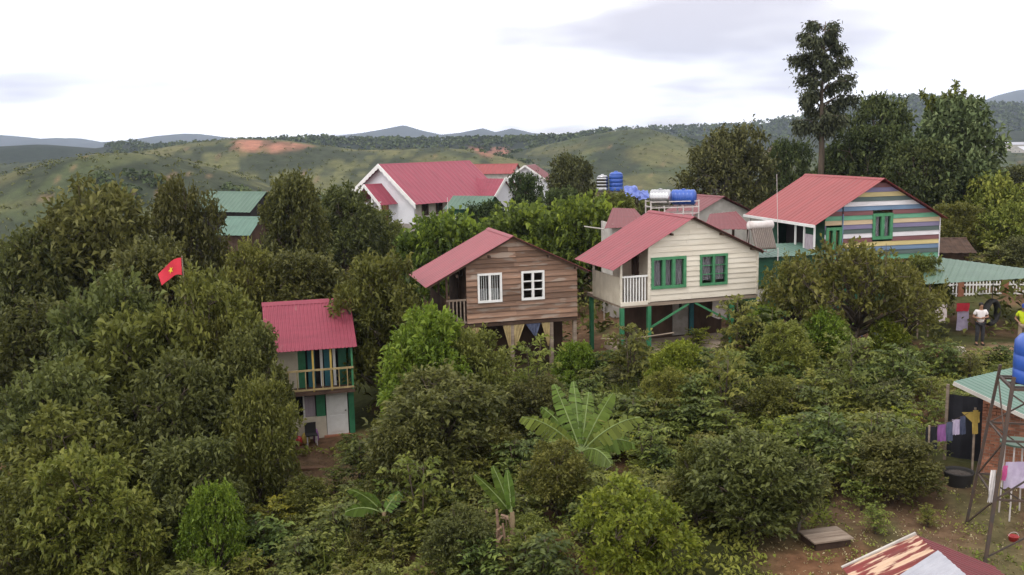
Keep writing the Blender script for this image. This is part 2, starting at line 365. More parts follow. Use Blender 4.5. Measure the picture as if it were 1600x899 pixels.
def thing(name, label, cat, loc=(0, 0, 0), yaw=0.0, group=None):
    o = bpy.data.objects.new(name, None); COL.objects.link(o); o.empty_display_size = 0.3
    o.location = tuple(map(float, loc)); o.rotation_euler = (0, 0, math.radians(yaw))
    return tag(o, label, cat, group)
def clip_poly(poly, a, b, c):
    """keep the part of a (u,z) polygon where a*u + b*z <= c"""
    out = []
    for i in range(len(poly)):
        p, q = poly[i], poly[(i+1) % len(poly)]
        dp, dq = a*p[0]+b*p[1]-c, a*q[0]+b*q[1]-c
        if dp <= 0: out.append(p)
        if dp*dq < 0:
            t = dp/(dp-dq); out.append((p[0]+(q[0]-p[0])*t, p[1]+(q[1]-p[1])*t))
    return out
def board(parent, name, mat, poly, z0, z1, y=0.0, axis='u', lap=0.022, back=0.02, sign=-1):
    """one clapboard: polygon in (u,z), lower edge proud; axis 'u' lies along the gable wall, 'v' along a side wall at u=y"""
    n = len(poly); fr, bk = [], []
    for u, z in poly:
        t = 0.010 + lap*(1 - (z - z0)/(z1 - z0))
        if axis == 'u': fr.append((u, y + sign*t, z)); bk.append((u, y - sign*back, z))
        else: fr.append((y + sign*t, u, z)); bk.append((y - sign*back, u, z))
    g = G(); g.add(fr + bk, [tuple(range(n)), tuple(range(2*n-1, n-1, -1))] + [(i, i+n, (i+1) % n + n, (i+1) % n) for i in range(n)])
    return g.obj(name, mat, parent)
def courses(z0, z1, step, marks, rng=None, jit=0.0):
    """course joints between z0 and z1 at about one step, passing through every mark (window head and sill)"""
    ks = sorted([z0] + [m for m in marks if z0 < m < z1] + [z1]); out = [z0]
    for a, b in zip(ks[:-1], ks[1:]):
        n = max(1, int(round((b-a)/step)))
        for i in range(1, n+1):
            out.append(a + (b-a)*i/n + ((rng.uniform(-jit, jit)) if rng and i < n else 0))
    return out
def clad(parent, name, mat, u0, u1, zs, wins=(), slopes=(), y=0.0, axis='u', seams=(), rng=None, gap=0.004, sign=-1, lap=0.022):
    for k in range(len(zs)-1):
        a, b = zs[k]+gap/2, zs[k+1]-gap/2
        cuts = [(u0, u1)]
        for wu0, wu1, wz0, wz1 in wins:
            if min(b, wz1) - max(a, wz0) > 0.01:
                nc = []
                for p, q in cuts:
                    if wu1 <= p or wu0 >= q: nc.append((p, q))
                    else:
                        if wu0 - p > 0.03: nc.append((p, wu0))
                        if q - wu1 > 0.03: nc.append((wu1, q))
                cuts = nc
        for p, q in cuts:
            ss = [p] + [s + (rng.uniform(-.25, .25) if rng else 0) for s in seams if p + 0.5 < s < q - 0.5] + [q]
            for i in range(len(ss)-1):
                poly = [(ss[i]+(0.003 if i else 0), a), (ss[i+1], a), (ss[i+1], b), (ss[i]+(0.003 if i else 0), b)]
                for sl in slopes: poly = clip_poly(poly, *sl)
                if len(poly) < 3 or max(z for _, z in poly) - min(z for _, z in poly) < 0.02: continue
                m = mat(k, i) if callable(mat) else mat
                board(parent, name, m, poly, a, b, y, axis, lap, sign=sign)
def line_slope(p, q, off):
    """half plane below the roof line p->q (u,z), lowered by off"""
    (u0, z0), (u1, z1) = p, q
    k = (z1-z0)/(u1-u0)
    return (-k, 1.0, z0 - k*u0 - off)
def window(parent, u0, u1, z0, z1, mat, cols=2, rows=3, y=0.0, curtain=None, bar=0.045, fr=0.07, lattice=0, lab=None):
    g = G(); d0, d1 = y-0.075, y+0.05
    g.box(u0-.01, u1+.01, d0, d1, z1-fr, z1+.015); g.box(u0-.01, u1+.01, d0, d1, z0-.015, z0+fr)
    g.box(u0-.01, u0+fr, d0+.003, d1-.003, z0+fr, z1-fr); g.box(u1-fr, u1+.01, d0+.003, d1-.003, z0+fr, z1-fr)
    w = g.obj('window', mat, parent, label=lab)
    iu0, iu1, iz0, iz1 = u0+fr, u1-fr, z0+fr, z1-fr
    cw = (iu1-iu0)/cols
    for c in range(1, cols):
        x = iu0 + c*cw; G().box(x-fr*.65, x+fr*.65, d0+.006, d1-.006, iz0, iz1).obj('mullion', mat, w)
    for c in range(cols):
        a, b = iu0+c*cw+(fr*.65 if c else 0), iu0+(c+1)*cw-(fr*.65 if c < cols-1 else 0)
        for r in range(1, rows):
            z = iz0 + (iz1-iz0)*r/rows; G().box(a, b, y-.05, y+.02, z-bar/2, z+bar/2).obj('glazing_bar', mat, w)
        for k in range(1, lattice):
            x = a + (b-a)*k/lattice; G().box(x-.008, x+.008, y+.022, y+.036, iz0+.005, iz1-.005).obj('grille_bar', 'white_paint', w)
        G().box(a, b, y+.040, y+.046, iz0, iz1).obj('pane', 'glass', w)
        if curtain:
            g = G(); n = 10; x0, x1 = a+.02, b-.02; zt, zb = iz1-.01, iz0+(iz1-iz0)*curtain[1]
            if curtain[2] > 0: zt, zb = iz0+(iz1-iz0)*curtain[2], iz0+.01
            vs = [(x0+(x1-x0)*i/n, y+.11+.018*math.sin(i*2.2+c), z) for z in (zb, zt) for i in range(n+1)]
            g.add(vs, [(i, i+1, n+2+i, n+1+i) for i in range(n)]); g.obj('curtain', curtain[0], w)
    return w

# ------------------------------------------------------------------ foliage helpers
def leaf_mesh(name, pos, dr, ln, wd, col, rng, fold=0.25, droop=0.15):
    N = len(pos)
    dr = dr/(np.linalg.norm(dr, axis=1, keepdims=True)+1e-9)
    up = rng.normal(size=(N, 3))*0.55 + np.array([0, 0, 1.0])
    rt = np.cross(dr, up); rt /= (np.linalg.norm(rt, axis=1, keepdims=True)+1e-9)
    nn = np.cross(rt, dr)
    ln = np.asarray(ln).reshape(-1, 1)*np.ones((N, 1)); wd = np.asarray(wd).reshape(-1, 1)*np.ones((N, 1))
    mid = pos + dr*ln*0.5
    tip = pos + dr*ln; tip[:, 2] -= (droop*ln)[:, 0]
    v = np.stack([pos, mid + rt*wd*.5 + nn*wd*fold, tip, mid - rt*wd*.5 + nn*wd*fold], 1).reshape(-1, 3)
    me = bpy.data.meshes.new(name)
    me.vertices.add(4*N); me.vertices.foreach_set('co', v.astype(np.float32).ravel())
    me.loops.add(4*N); me.loops.foreach_set('vertex_index', np.arange(4*N, dtype=np.int32))
    me.polygons.add(N); me.polygons.foreach_set('loop_start', np.arange(0, 4*N, 4, dtype=np.int32))
    me.update(calc_edges=True)
    ca = me.color_attributes.new('Col', 'FLOAT_COLOR', 'POINT')
    c4 = np.ones((N, 4, 4), np.float32); c4[:, :, :3] = col[:, None, :]
    ca.data.foreach_set('color', c4.ravel())
    return me
def unit(rng, n):
    d = rng.normal(size=(n, 3)); return d/np.linalg.norm(d, axis=1, keepdims=True)
PAL = dict(
    dark=[(0.044, 0.048, 0.018), (0.085, 0.088, 0.030), (0.140, 0.138, 0.050)],
    olive=[(0.062, 0.066, 0.020), (0.115, 0.118, 0.032), (0.185, 0.178, 0.052)],
    bright=[(0.080, 0.115, 0.018), (0.145, 0.190, 0.028), (0.235, 0.265, 0.045)],
    lime=[(0.050, 0.064, 0.018), (0.105, 0.130, 0.028), (0.30, 0.33, 0.055)],
    coffee=[(0.040, 0.054, 0.020), (0.080, 0.098, 0.030), (0.150, 0.165, 0.044)],
    weed=[(0.080, 0.094, 0.024), (0.140, 0.152, 0.036), (0.225, 0.215, 0.062)],
    brown=[(0.062, 0.062, 0.032), (0.100, 0.098, 0.048), (0.150, 0.142, 0.070)],
    yellow=[(0.090, 0.100, 0.024), (0.160, 0.165, 0.034), (0.36, 0.33, 0.045)],
    conifer=[(0.032, 0.038, 0.028), (0.058, 0.064, 0.046), (0.095, 0.098, 0.070)],
    deep=[(0.032, 0.044, 0.022), (0.060, 0.078, 0.036), (0.110, 0.128, 0.056)],
    greygreen=[(0.066, 0.082, 0.044), (0.120, 0.140, 0.076), (0.200, 0.215, 0.125)],
    litter=[(0.10, 0.065, 0.04), (0.20, 0.145, 0.09), (0.42, 0.36, 0.28)],
    grass=[(0.085, 0.105, 0.026), (0.135, 0.155, 0.038), (0.215, 0.210, 0.070)])
def pal_col(rng, pal, t):
    p = np.array(PAL[pal]); t = np.clip(t, 0, 0.999)*2
    i = t.astype(int); f = (t - i)[:, None]
    c = p[i]*(1-f) + p[np.minimum(i+1, 2)]*f
    return c*np.array([1.23, 1.28, 1.0])*(0.85 + 0.3*rng.rand(len(t), 1))
VAR = {}
def make_tree(key, seed, R, H, base, nb, ncl, nlf, ll, lw, pal, mat='leaf', bough=(.30, .48), bark='bark', up=0.35, droop=.2, top=0.0, trunk=0.09, squash=.8, shoots=12):
    rng = np.random.RandomState(seed); Bs = []
    for i in range(nb):
        t = (i + 0.5)/nb; th = i*2.39996 + rng.uniform(-.4, .4)
        zz = base + (H - base)*(0.12 + 0.80*t)
        prof = math.sin(math.pi*min(1, 0.36 + 0.56*t**(1.0 + top)))**0.75*rng.uniform(.8, 1.12)
        rr = R*0.86*prof*math.sqrt(rng.uniform(.12, 1.0)); rb = R*rng.uniform(*bough)*(0.75 + 0.35*prof)
        rr = min(rr, R - rb*.8) if R > rb else 0
        Bs.append((rr*math.cos(th), rr*math.sin(th), min(zz, H - rb*squash*.9), rb))
    holes = []
    for q in range(16):
        a_, z_ = rng.uniform(0, 6.28), rng.uniform(base, H); r_ = R*rng.uniform(.55, 1.0)*math.sin(math.pi*min(1, .3+.65*(z_-base)/(H-base)))
        holes.append(np.array([r_*math.cos(a_), r_*math.sin(a_), z_, R*rng.uniform(.12, .24)]))
    P, D, T = [], [], []
    for bx, by, bz, rb in Bs:
        tone = rng.uniform(-.22, .22)
        n = max(6, int(ncl*rb*rb/(R*R*0.16)))
        d = unit(rng, n); d[:, 2] = np.where(d[:, 2] < -0.35, -d[:, 2], d[:, 2])
        r = rb*(0.62 + 0.48*rng.rand(n)**0.7)
        c = np.array([bx, by, bz]) + d*r[:, None]*np.array([1, 1, squash])
        keep_ = np.ones(n, bool)
        for hx in holes: keep_ &= np.linalg.norm(c - hx[:3], axis=1) > hx[3]
        c, d = c[keep_], d[keep_]; n = len(c)
        if n == 0: continue
        ct = rng.rand(n)
        for k in range(nlf):
            P.append(c + rng.normal(size=(n, 3))*ll*0.55)
            D.append(d*0.6 + np.array([0, 0, up]) + unit(rng, n)*0.85)
            T.append(np.clip(ct*0.55 + rng.rand(n)*0.42 + tone, 0, 1))
        ms = max(3, int(shoots*rb/(R*.38)))                 # young shoots that break the outline
        sd = unit(rng, ms); sd[:, 2] = np.abs(sd[:, 2])*.8 + .1
        for q in range(ms):
            ln_ = rb*rng.uniform(.3, .85); o = np.array([bx, by, bz]) + sd[q]*rb*np.array([1, 1, squash])*.85
            e = o + (sd[q]*.75 + np.array([0, 0, .45]))*ln_; tt = np.linspace(.05, 1, 13)[:, None]
            P.append(o*(1-tt) + e*tt + rng.normal(size=(13, 3))*ll*.18); D.append(sd[q] + unit(rng, 13)*1.1 + np.array([0, 0, .2])); T.append(np.clip(.35 + .55*rng.rand(13), 0, 1))
    P, D, T = np.concatenate(P), np.concatenate(D), np.concatenate(T)
    k = P[:, 2] > 0.12; P, D, T = P[k], D[k], T[k]
    L = ll*np.clip(np.exp(rng.normal(size=len(P))*.24), .55, 1.35)
    crown = leaf_mesh('crown', P, D, L, L*lw/ll*rng.uniform(.8, 1.2, len(P)), pal_col(rng, pal, T**1.3), rng, droop=droop)
    crown.materials.append(MATS[mat])
    g = G(); tw = trunk*R*.5 + .03
    bend = rng.uniform(-.15, .15, 2)*R
    tp = [(0, 0, -0.3), (bend[0]*.3, bend[1]*.3, H*.2), (bend[0], bend[1], H*.5), (bend[0]*.6, bend[1]*.6, H*.82)]
    g.tube(tp, [tw*1.3, tw, tw*.7, tw*.25], 7)
    for bx, by, bz, rb in Bs:
        z0 = max(H*.12, bz*rng.uniform(.35, .6)); f = z0/(H*.5); sx, sy = bend*min(1, f)
        g.tube([(sx, sy, z0), ((sx+bx)*.55, (sy+by)*.55, (z0+bz)*.54), (bx, by, bz)], [tw*.5, tw*.33, tw*.12], 5)
        for q in range(4):
            e = np.array([bx, by, bz]) + (unit(rng, 1)[0]+np.array([0, 0, .25]))*rb*rng.uniform(.8, 1.15)
            g.tube([(bx, by, bz), e], [tw*.14, tw*.05], 4, cap=False)
    tm = g.mesh('trunk', True); tm.materials.append(MATS[bark])
    VAR[key] = (crown, tm, R, H)
def place_tree(name, key, x, y, sx, sz, label, cat, group=None, rot=0.0, z=None, tilt=0.0, parts=('crown', 'trunk')):
    crown, tm, R, H = VAR[key]
    z = hgt(x, y) - 0.05 if z is None else z
    r = thing(name, label, cat, (x, y, z), 0, group)
    r.rotation_euler = (tilt, 0, rot); r.scale = (sx, sx, sz)
    link(parts[1], tm, None, r); link(parts[0], crown, None, r)
    return r

# ================================================================== SETTING
def in_poly(x, y, poly):
    r = np.zeros(x.shape, bool); n = len(poly); j = n-1
    for i in range(n):
        xi, yi = poly[i]; xj, yj = poly[j]
        c = ((yi > y) != (yj > y)) & (x < (xj-xi)*(y-yi)/(yj-yi+1e-12)+xi); r ^= c; j = i
    return r
SOIL = []
for poly in ([(364,220),(422,219),(420,227),(400,236),(379,238)], [(424,224),(455,223),(484,229),(468,236),(432,240),(418,232)],
             [(735,229),(790,231),(800,240),(760,246),(742,238)], [(1098,224),(1128,231),(1140,243),(1118,240)], [(1205,231),(1236,231),(1240,240),(1206,242)]):
    SOIL.append([tuple(gnd(px, py, 150, 1600)[:2]) for px, py in poly])
def build_ground():
    nc, nr = 430, 430
    s = np.exp(np.linspace(math.log(8), math.log(6600), nr)); Yr = s - 26
    T = np.linspace(-1, 1, nc); T = 0.95*np.sign(T)*np.abs(T)**1.15
    X = T[None, :]*(s[:, None] + 18); Y = np.repeat(Yr[:, None], nc, 1)
    Z = height(X, Y)
    x, y, z = X.ravel(), Y.ravel(), Z.ravel()
    def C(*c): return np.array(c)[None, :]
    def mix(a, b, t): return a*(1-t[:, None]) + b*t[:, None]
    n1, n2, n3 = fbm(x/70, y/90, 4), fbm(x/22+40, y/30, 4), fbm(x/260+9, y/260, 3)
    far = mix(C(0.060, 0.072, 0.034), C(0.108, 0.108, 0.048), sstep(.38, .62, n1))
    far = mix(far, C(0.034, 0.042, 0.026), sstep(.50, .56, n2)*0.9)
    far = mix(far, C(0.045, 0.052, 0.030), sstep(.55, .60, fbm(x/9+3, y/14, 3))*.8)
    far = mix(far, C(0.20, 0.13, 0.075), (np.abs(fbm(x/55+80, y/75, 3)-.5) < .003)*.6)
    far = mix(far, C(0.030, 0.038, 0.026), sstep(.52, .60, n3)*.7)
    far = mix(far, C(0.15, 0.135, 0.055), sstep(.60, .68, fbm(x/40-5, y/60, 3))*.5)
    wood = np.maximum(sstep(860, 940, y), 0)
    far = mix(far, C(0.024, 0.031, 0.022), wood*.92)
    soil = np.zeros(x.shape)
    for p in SOIL:
        cx, cy = np.mean([q[0] for q in p]), np.mean([q[1] for q in p])
        q_ = np.zeros(x.shape)
        for a_ in range(7):
            q_ += in_poly(x + (n2-.5)*18 + 3.5*math.cos(a_*.9), y + (fbm(x/18, y/18, 3)-.5)*10 + 3*math.sin(a_*.9), p)/7.0
        soil = np.maximum(soil, q_*(0.55+.45*sstep(.35, .5, fbm(x/12+5, y/20, 3))))
    far = mix(far, C(0.33, 0.15, 0.10)*(0.8+.4*n2[:, None]), soil)
    m1, m2 = fbm(x*.45, y*.45, 4), fbm(x*1.4+9, y*1.4, 3)
    near = mix(C(0.115, 0.068, 0.040), C(0.052, 0.056, 0.020), sstep(.42, .58, m1))
    yard = sstep(5.6, 4.0, np.hypot((x-11.2)/1.05, (y-21.6)) + (m1-.5)*3)
    yard = np.maximum(yard, sstep(2.2, 1.2, np.hypot((x+6.6)/1.3, y-31.0)+(m1-.5)*1.5))
    near = mix(near, mix(C(0.135, 0.085, 0.052), C(0.115, 0.098, 0.048), sstep(.40, .6, m2)), yard)
    clay = sstep(2.3, 1.2, np.hypot((x-7.6), (y-19.8)/1.3)+(m1-.5)*2)
    near = mix(near, C(0.165, 0.082, 0.045), clay*.8)
    path = sstep(1.5, .8, np.abs(y-36.3-0.1*(x-19))+(m1-.5)*1.6)*(x > 16.5)*(x < 28)
    near = mix(near, C(0.27, 0.175, 0.11), path)
    lawn = sstep(3.0, 1.6, np.hypot((x-19)/1.4, y-33.2)+(m1-.5)*2)
    near = mix(near, C(0.075, 0.105, 0.026), lawn*.9)
    t = sstep(90, 150, y + 0.55*np.maximum(0, -x-22))
    col = mix(near, far, t)
    me = bpy.data.meshes.new('ground')
    me.vertices.add(nc*nr); me.vertices.foreach_set('co', np.stack([x, y, z], 1).astype(np.float32).ravel())
    i = (np.arange(nr-1)[:, None]*nc + np.arange(nc-1)[None, :]).ravel()
    q = np.stack([i, i+1, i+nc+1, i+nc], 1).astype(np.int32); nf = len(q)
    me.loops.add(4*nf); me.loops.foreach_set('vertex_index', q.ravel())
    me.polygons.add(nf); me.polygons.foreach_set('loop_start', np.arange(0, 4*nf, 4, dtype=np.int32))
    me.update(calc_edges=True); me.polygons.foreach_set('use_smooth', np.ones(nf, bool))
    ca = me.color_attributes.new('Col', 'FLOAT_COLOR', 'POINT')
    ca.data.foreach_set('color', np.concatenate([col, np.ones((len(col), 1))], 1).astype(np.float32).ravel())
    m = bpy.data.materials.new('ground_cover'); m.use_nodes = True; n, l = m.node_tree.nodes, m.node_tree.links
    b = n['Principled BSDF']; b.inputs['Roughness'].default_value = 0.95; b.inputs['Specular IOR Level'].default_value = 0.05
    a = n.new('ShaderNodeAttribute'); a.attribute_name = 'Col'
    gm = n.new('ShaderNodeNewGeometry')
    outs = []
    for sc_ in (3.5, 0.16):
        nz = n.new('ShaderNodeTexNoise'); nz.inputs['Scale'].default_value = sc_; nz.inputs['Detail'].default_value = 8; nz.inputs['Roughness'].default_value = .7
        l.new(gm.outputs['Position'], nz.inputs['Vector'])
        mr = n.new('ShaderNodeMapRange'); mr.inputs['From Min'].default_value = .3; mr.inputs['From Max'].default_value = .7
        mr.inputs['To Min'].default_value = .62; mr.inputs['To Max'].default_value = 1.38
        l.new(nz.outputs['Fac'], mr.inputs['Value']); outs.append((mr.outputs[0], nz.outputs['Fac']))
    mm = n.new('ShaderNodeMath'); mm.operation = 'MULTIPLY'; l.new(outs[0][0], mm.inputs[0]); l.new(outs[1][0], mm.inputs[1])
    vm = n.new('ShaderNodeVectorMath'); vm.operation = 'SCALE'; l.new(a.outputs['Color'], vm.inputs[0]); l.new(mm.outputs[0], vm.inputs['Scale'])
    l.new(vm.outputs[0], b.inputs['Base Color'])
    bp = n.new('ShaderNodeBump'); bp.inputs['Strength'].default_value = .6; bp.inputs['Distance'].default_value = .06
    l.new(outs[0][1], bp.inputs['Height']); l.new(bp.outputs[0], b.inputs['Normal'])
    me.materials.append(m)
    o = link('ground', me); o['kind'] = 'structure'
    return o
ground = build_ground()

# ================================================================== HOUSES
def roof(parent, mat, apex, left, right, v0, v1, period=.28, amp=.008, ridge_cap=True, mat2=None, sag=0.0):
    (au, az), (lu, lz), (ru, rz) = apex, left, right
    G().corr((au, v0, az), (au, v1, az), (lu, v1, lz), (lu, v0, lz), period, amp, sag=sag).obj('roof_slope', mat, parent)
    G().corr((au, v0, az), (au, v1, az), (ru, v1, rz), (ru, v0, rz), period, amp, sag=sag).obj('roof_slope', mat2 or mat, parent)
    if ridge_cap:
        kl, kr = (az-lz)/(au-lu), (az-rz)/(ru-au); g = G(); w = .14
        g.prism([(au-w, v0-.02, az-w*kl+.022), (au, v0-.02, az+.03), (au+w, v0-.02, az-w*kr+.022), (au, v0-.02, az+.018)], (0, v1-v0+.04, 0)); g.obj('ridge_cap', mat, parent)

# ---- brown plank house on stilts
def wooden_house():
    rng = random.Random(3)
    O = (-1.76, 36.5, -6.97); H = thing('wooden_house', 'unpainted brown plank house on stilts with two white windows and a pink-red roof', 'house', O, 15.0)
    W, D = 4.49, 3.35; apex, left, right = (1.84, 3.34), (-1.63, 1.55), (5.01, 1.80)
    gz = hgt(0.5, 37.5) - O[2]
    sl = [line_slope(left, apex, .05), line_slope(apex, right, .05)]
    wins = [(.45, 1.40, .80, 1.92), (2.2, 3.12, .80, 1.92)]
    zs = courses(0, 3.3, .205, [.80, 1.92], rng, .022)
    clad(H, 'plank', 'wood_plank', 0, W, zs, wins, sl, 0.0, 'u', (1.9,), rng, gap=.014, lap=.042)
    clad(H, 'plank', 'wood_plank', 0, W, courses(0, 3.3, .42, [], rng, .02), (), sl, D, 'u', (), rng, sign=1)
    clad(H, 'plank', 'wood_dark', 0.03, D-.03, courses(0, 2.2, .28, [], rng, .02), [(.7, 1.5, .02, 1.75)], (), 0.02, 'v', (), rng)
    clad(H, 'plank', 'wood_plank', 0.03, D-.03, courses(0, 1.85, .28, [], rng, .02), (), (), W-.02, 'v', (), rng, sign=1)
    window(H, *wins[0], 'white_paint', 2, 1, 0.0, ('lace', 0, .45), lattice=4, lab='white window with a grille and lace half curtain')
    window(H, *wins[1], 'white_paint', 2, 3, 0.0)
    G().box(.72, 1.48, .0, .0, 0, 0) if False else None
    G().box(.03, .07, .72, 1.48, .03, 1.73).obj('door', 'wood_dark', H)
    G().box(-1.30, W, -.02, D, -.16, -.03).obj('floor_deck', 'wood_dark', H)
    roof(H, 'roof_red', apex, left, right, -.30, 3.68, sag=.02)
    for u, z in ((-.4, 1.98), (0.9, 2.66), (3.3, 2.55), (4.4, 2.05)): G().box(u-.04, u+.04, -.26, 3.62, z-.12, z-.035).obj('purlin', 'wood_dark', H)
    g = G(); g.beam((left[0]+.1, -.16, left[1]-.03), (apex[0], -.16, apex[1]-.05), .03, .09); g.beam((apex[0], -.16, apex[1]-.05), (right[0]-.08, -.16, right[1]-.03), .03, .09); g.obj('rafter', 'wood_dark', H)
    # balcony on the left
    for v in (-.0, 1.7, 3.2): G().box(-.80, -.72, v, v+.08, -.02, 1.92).obj('balcony_post', 'wood_dark', H)
    G().box(-.80, -.02, -.01, .05, .90, .97).obj('hand_rail', 'wood_grey', H); G().box(-.80, -.02, -.0, .04, .02, .09).obj('hand_rail', 'wood_grey', H)
    for k in range(5): G().box(-.70+k*.145, -.655+k*.145, .0, .035, .09, .90).obj('baluster', 'wood_grey', H)
    for k in range(9): G().box(-.815, -.790, .10+k*.36, .44+k*.36, .0+.01*rng.random(), 1.0).obj('side_board', 'wood_dark', H)
    # stilts, hanging drapes, dim room below
    for u in (.08, 1.80, 3.42, 4.4):
        for v in (.08, 3.2): G().box(u-.07, u+.07, v-.07, v+.07, gz-.35, -.155).obj('stilt', 'wood_grey' if v < 1 else 'wood_dark', H)
    for u in (-.76,): G().box(u-.06, u+.06, .02, .14, gz-1.0, -.155).obj('stilt', 'wood_dark', H)
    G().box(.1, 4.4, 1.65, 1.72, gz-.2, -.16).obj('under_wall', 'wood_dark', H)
    def drape(u0, u1, tip, z1, name='drape', mat='tan_cloth'):
        g = G(); n = 8; vs = []
        for r in range(4):
            t = r/3
            for i in range(n+1):
                a = u0 + (u1-u0)*i/n; vs.append((a*(1-t)+(tip+(a-tip)*.18)*t, .0+.02*math.sin(i*2.0+r), -.17-(z1*t)))
        g.add(vs, [(r*(n+1)+i, r*(n+1)+i+1, (r+1)*(n+1)+i+1, (r+1)*(n+1)+i) for r in range(3) for i in range(n)]); g.obj(name, mat, H)
    drape(.18, .50, .22, .55); drape(1.42, 1.74, 1.72, .95); drape(1.86, 2.30, 1.90, .85); drape(3.0, 3.34, 3.30, .95); drape(2.35, 2.95, 2.75, .5, 'hanging_cloth', 'denim')
wooden_house()

# ---- cream clapboard house on green stilts
def cream_house():
    rng = random.Random(5)
    O = (5.34, 37.0, -6.34); H = thing('cream_house', 'cream clapboard house on green stilts with green windows and a red tin roof', 'house', O, 17.65)
    W, D = 4.81, 3.45; apex, left, right = (1.81, 3.26), (-1.66, 1.37), (5.04, 1.72); gz = hgt(7.5, 38.5) - O[2]
    sl = [line_slope(left, apex, .05), line_slope(apex, right, .05)]
    wins = [(.09, 1.58, .50, 1.72), (2.21, 3.42, .50, 1.72)]
    zs = courses(0, 3.2, .215, [.50, 1.72], rng, .012)
    clad(H, 'clapboard', 'cream_paint', 0, W, zs, wins, sl, 0.0, 'u', (1.85,), rng, gap=.004, lap=.034)
    clad(H, 'clapboard', 'cream_paint', 0, W, courses(0, 3.2, .43, []), (), sl, D, 'u', (), rng, sign=1)
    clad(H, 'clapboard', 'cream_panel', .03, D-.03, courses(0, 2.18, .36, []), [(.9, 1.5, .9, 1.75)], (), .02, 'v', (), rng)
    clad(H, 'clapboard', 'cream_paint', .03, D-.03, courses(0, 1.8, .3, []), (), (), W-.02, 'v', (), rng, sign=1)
    G().box(W-.05, W+.035, -.052, .04, -.02, 1.78).obj('corner_board', 'cream_paint', H); G().box(-.06, .03, -.052, .04, -.02, 2.15).obj('corner_board', 'cream_paint', H)
    window(H, *wins[0], 'green_frame', 3, 1, 0.0, ('curtain', 0, 0), fr=.10, lab='green three-light window with pale curtains')
    window(H, *wins[1], 'green_frame', 2, 3, 0.0, ('curtain', .1, 0), fr=.08, bar=.03)
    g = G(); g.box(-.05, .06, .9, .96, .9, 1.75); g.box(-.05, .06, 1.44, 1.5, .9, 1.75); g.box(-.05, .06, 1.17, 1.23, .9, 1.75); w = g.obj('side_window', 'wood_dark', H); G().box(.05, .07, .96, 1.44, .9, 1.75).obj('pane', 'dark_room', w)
    G().box(-1.2, W, -.02, D, -.17, -.03).obj('floor_deck', 'wood_grey', H)
    roof(H, 'roof_red', apex, left, right, -.30, 3.70, sag=.02)
    for u, z in ((-.5, 1.93), (.9, 2.68), (3.1, 2.58), (4.5, 1.92)): G().box(u-.04, u+.04, -.24, 3.64, z-.11, z-.03).obj('purlin', 'wood_dark', H)
    g = G(); g.beam((apex[0], -.2, apex[1]-.05), (right[0]-.08, -.2, right[1]-.03), .03, .10); g.obj('bargeboard', 'wood_dark', H)
    for v in (-.0, 2.72): G().box(-1.21, -1.13, v, v+.08, -.06, 1.55).obj('balcony_post', 'cream_paint', H)
    G().box(-1.13, -.06, -.02, .06, 1.0, 1.07).obj('hand_rail', 'white_paint', H); G().box(-1.21, -.06, -.03, .06, -.10, .05).obj('hand_rail', 'cream_paint', H)
    for k in range(8): G().box(-1.05+k*.124, -1.003+k*.124, .0, .04, .05, 1.0).obj('baluster', 'white_paint', H)
    for k in range(8): G().box(-1.225, -1.20, .09+k*.33, .41+k*.33, -.08, 1.02).obj('side_board', 'cream_panel', H)
    for u, v in ((-1.13, .05), (.02, .05), (3.70, .05), (-1.1, 3.2), (1.8, 3.2), (4.6, 3.2)):
        G().box(u-.075, u+.075, v-.07, v+.07, gz-.5, -.17).obj('stilt', 'green_paint', H)
    g = G(); g.beam((.12, .02, -1.02), (1.75, .02, -.2), .05, .08); g.obj('brace', 'green_frame', H)
    g = G(); g.beam((2.02, .02, -.18), (3.62, .02, -1.05), .05, .08); g.obj('brace', 'green_frame', H)
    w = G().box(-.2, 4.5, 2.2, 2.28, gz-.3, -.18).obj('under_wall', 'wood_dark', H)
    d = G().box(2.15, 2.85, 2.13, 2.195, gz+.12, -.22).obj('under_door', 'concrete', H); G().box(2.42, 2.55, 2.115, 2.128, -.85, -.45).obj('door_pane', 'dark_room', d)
    G().box(2.93, 3.12, 2.12, 2.195, gz+.1, -.22).obj('door_jamb', 'teal_paint', H)
    G().box(-1.0, 4.3, -.5, 2.1, gz-.12, gz+.07).obj('floor_slab', 'plaster_tan', H)
cream_house()
tag(G().prism([(-.3, -.02, 0), (.25, -.02, -.05), (.28, -.02, -.75), (-.05, -.02, -.82), (-.33, -.02, -.7)], (0, .03, 0)).obj('hanging_shirt', 'pale_cloth', None, at(1125, 468, 38.6)), 'pale shirt hanging in the dim space under the cream house', 'shirt')
g = G(); g.tube([(-1.5, 0, .05), (-.4, .02, 0), (1.3, 0, .22)], .025, 6); p = at(1000, 530, 36.0); tag(g.obj('bamboo_pole', 'wood_grey', None, p), 'thin pale pole lying across in front of the green stilts', 'pole')

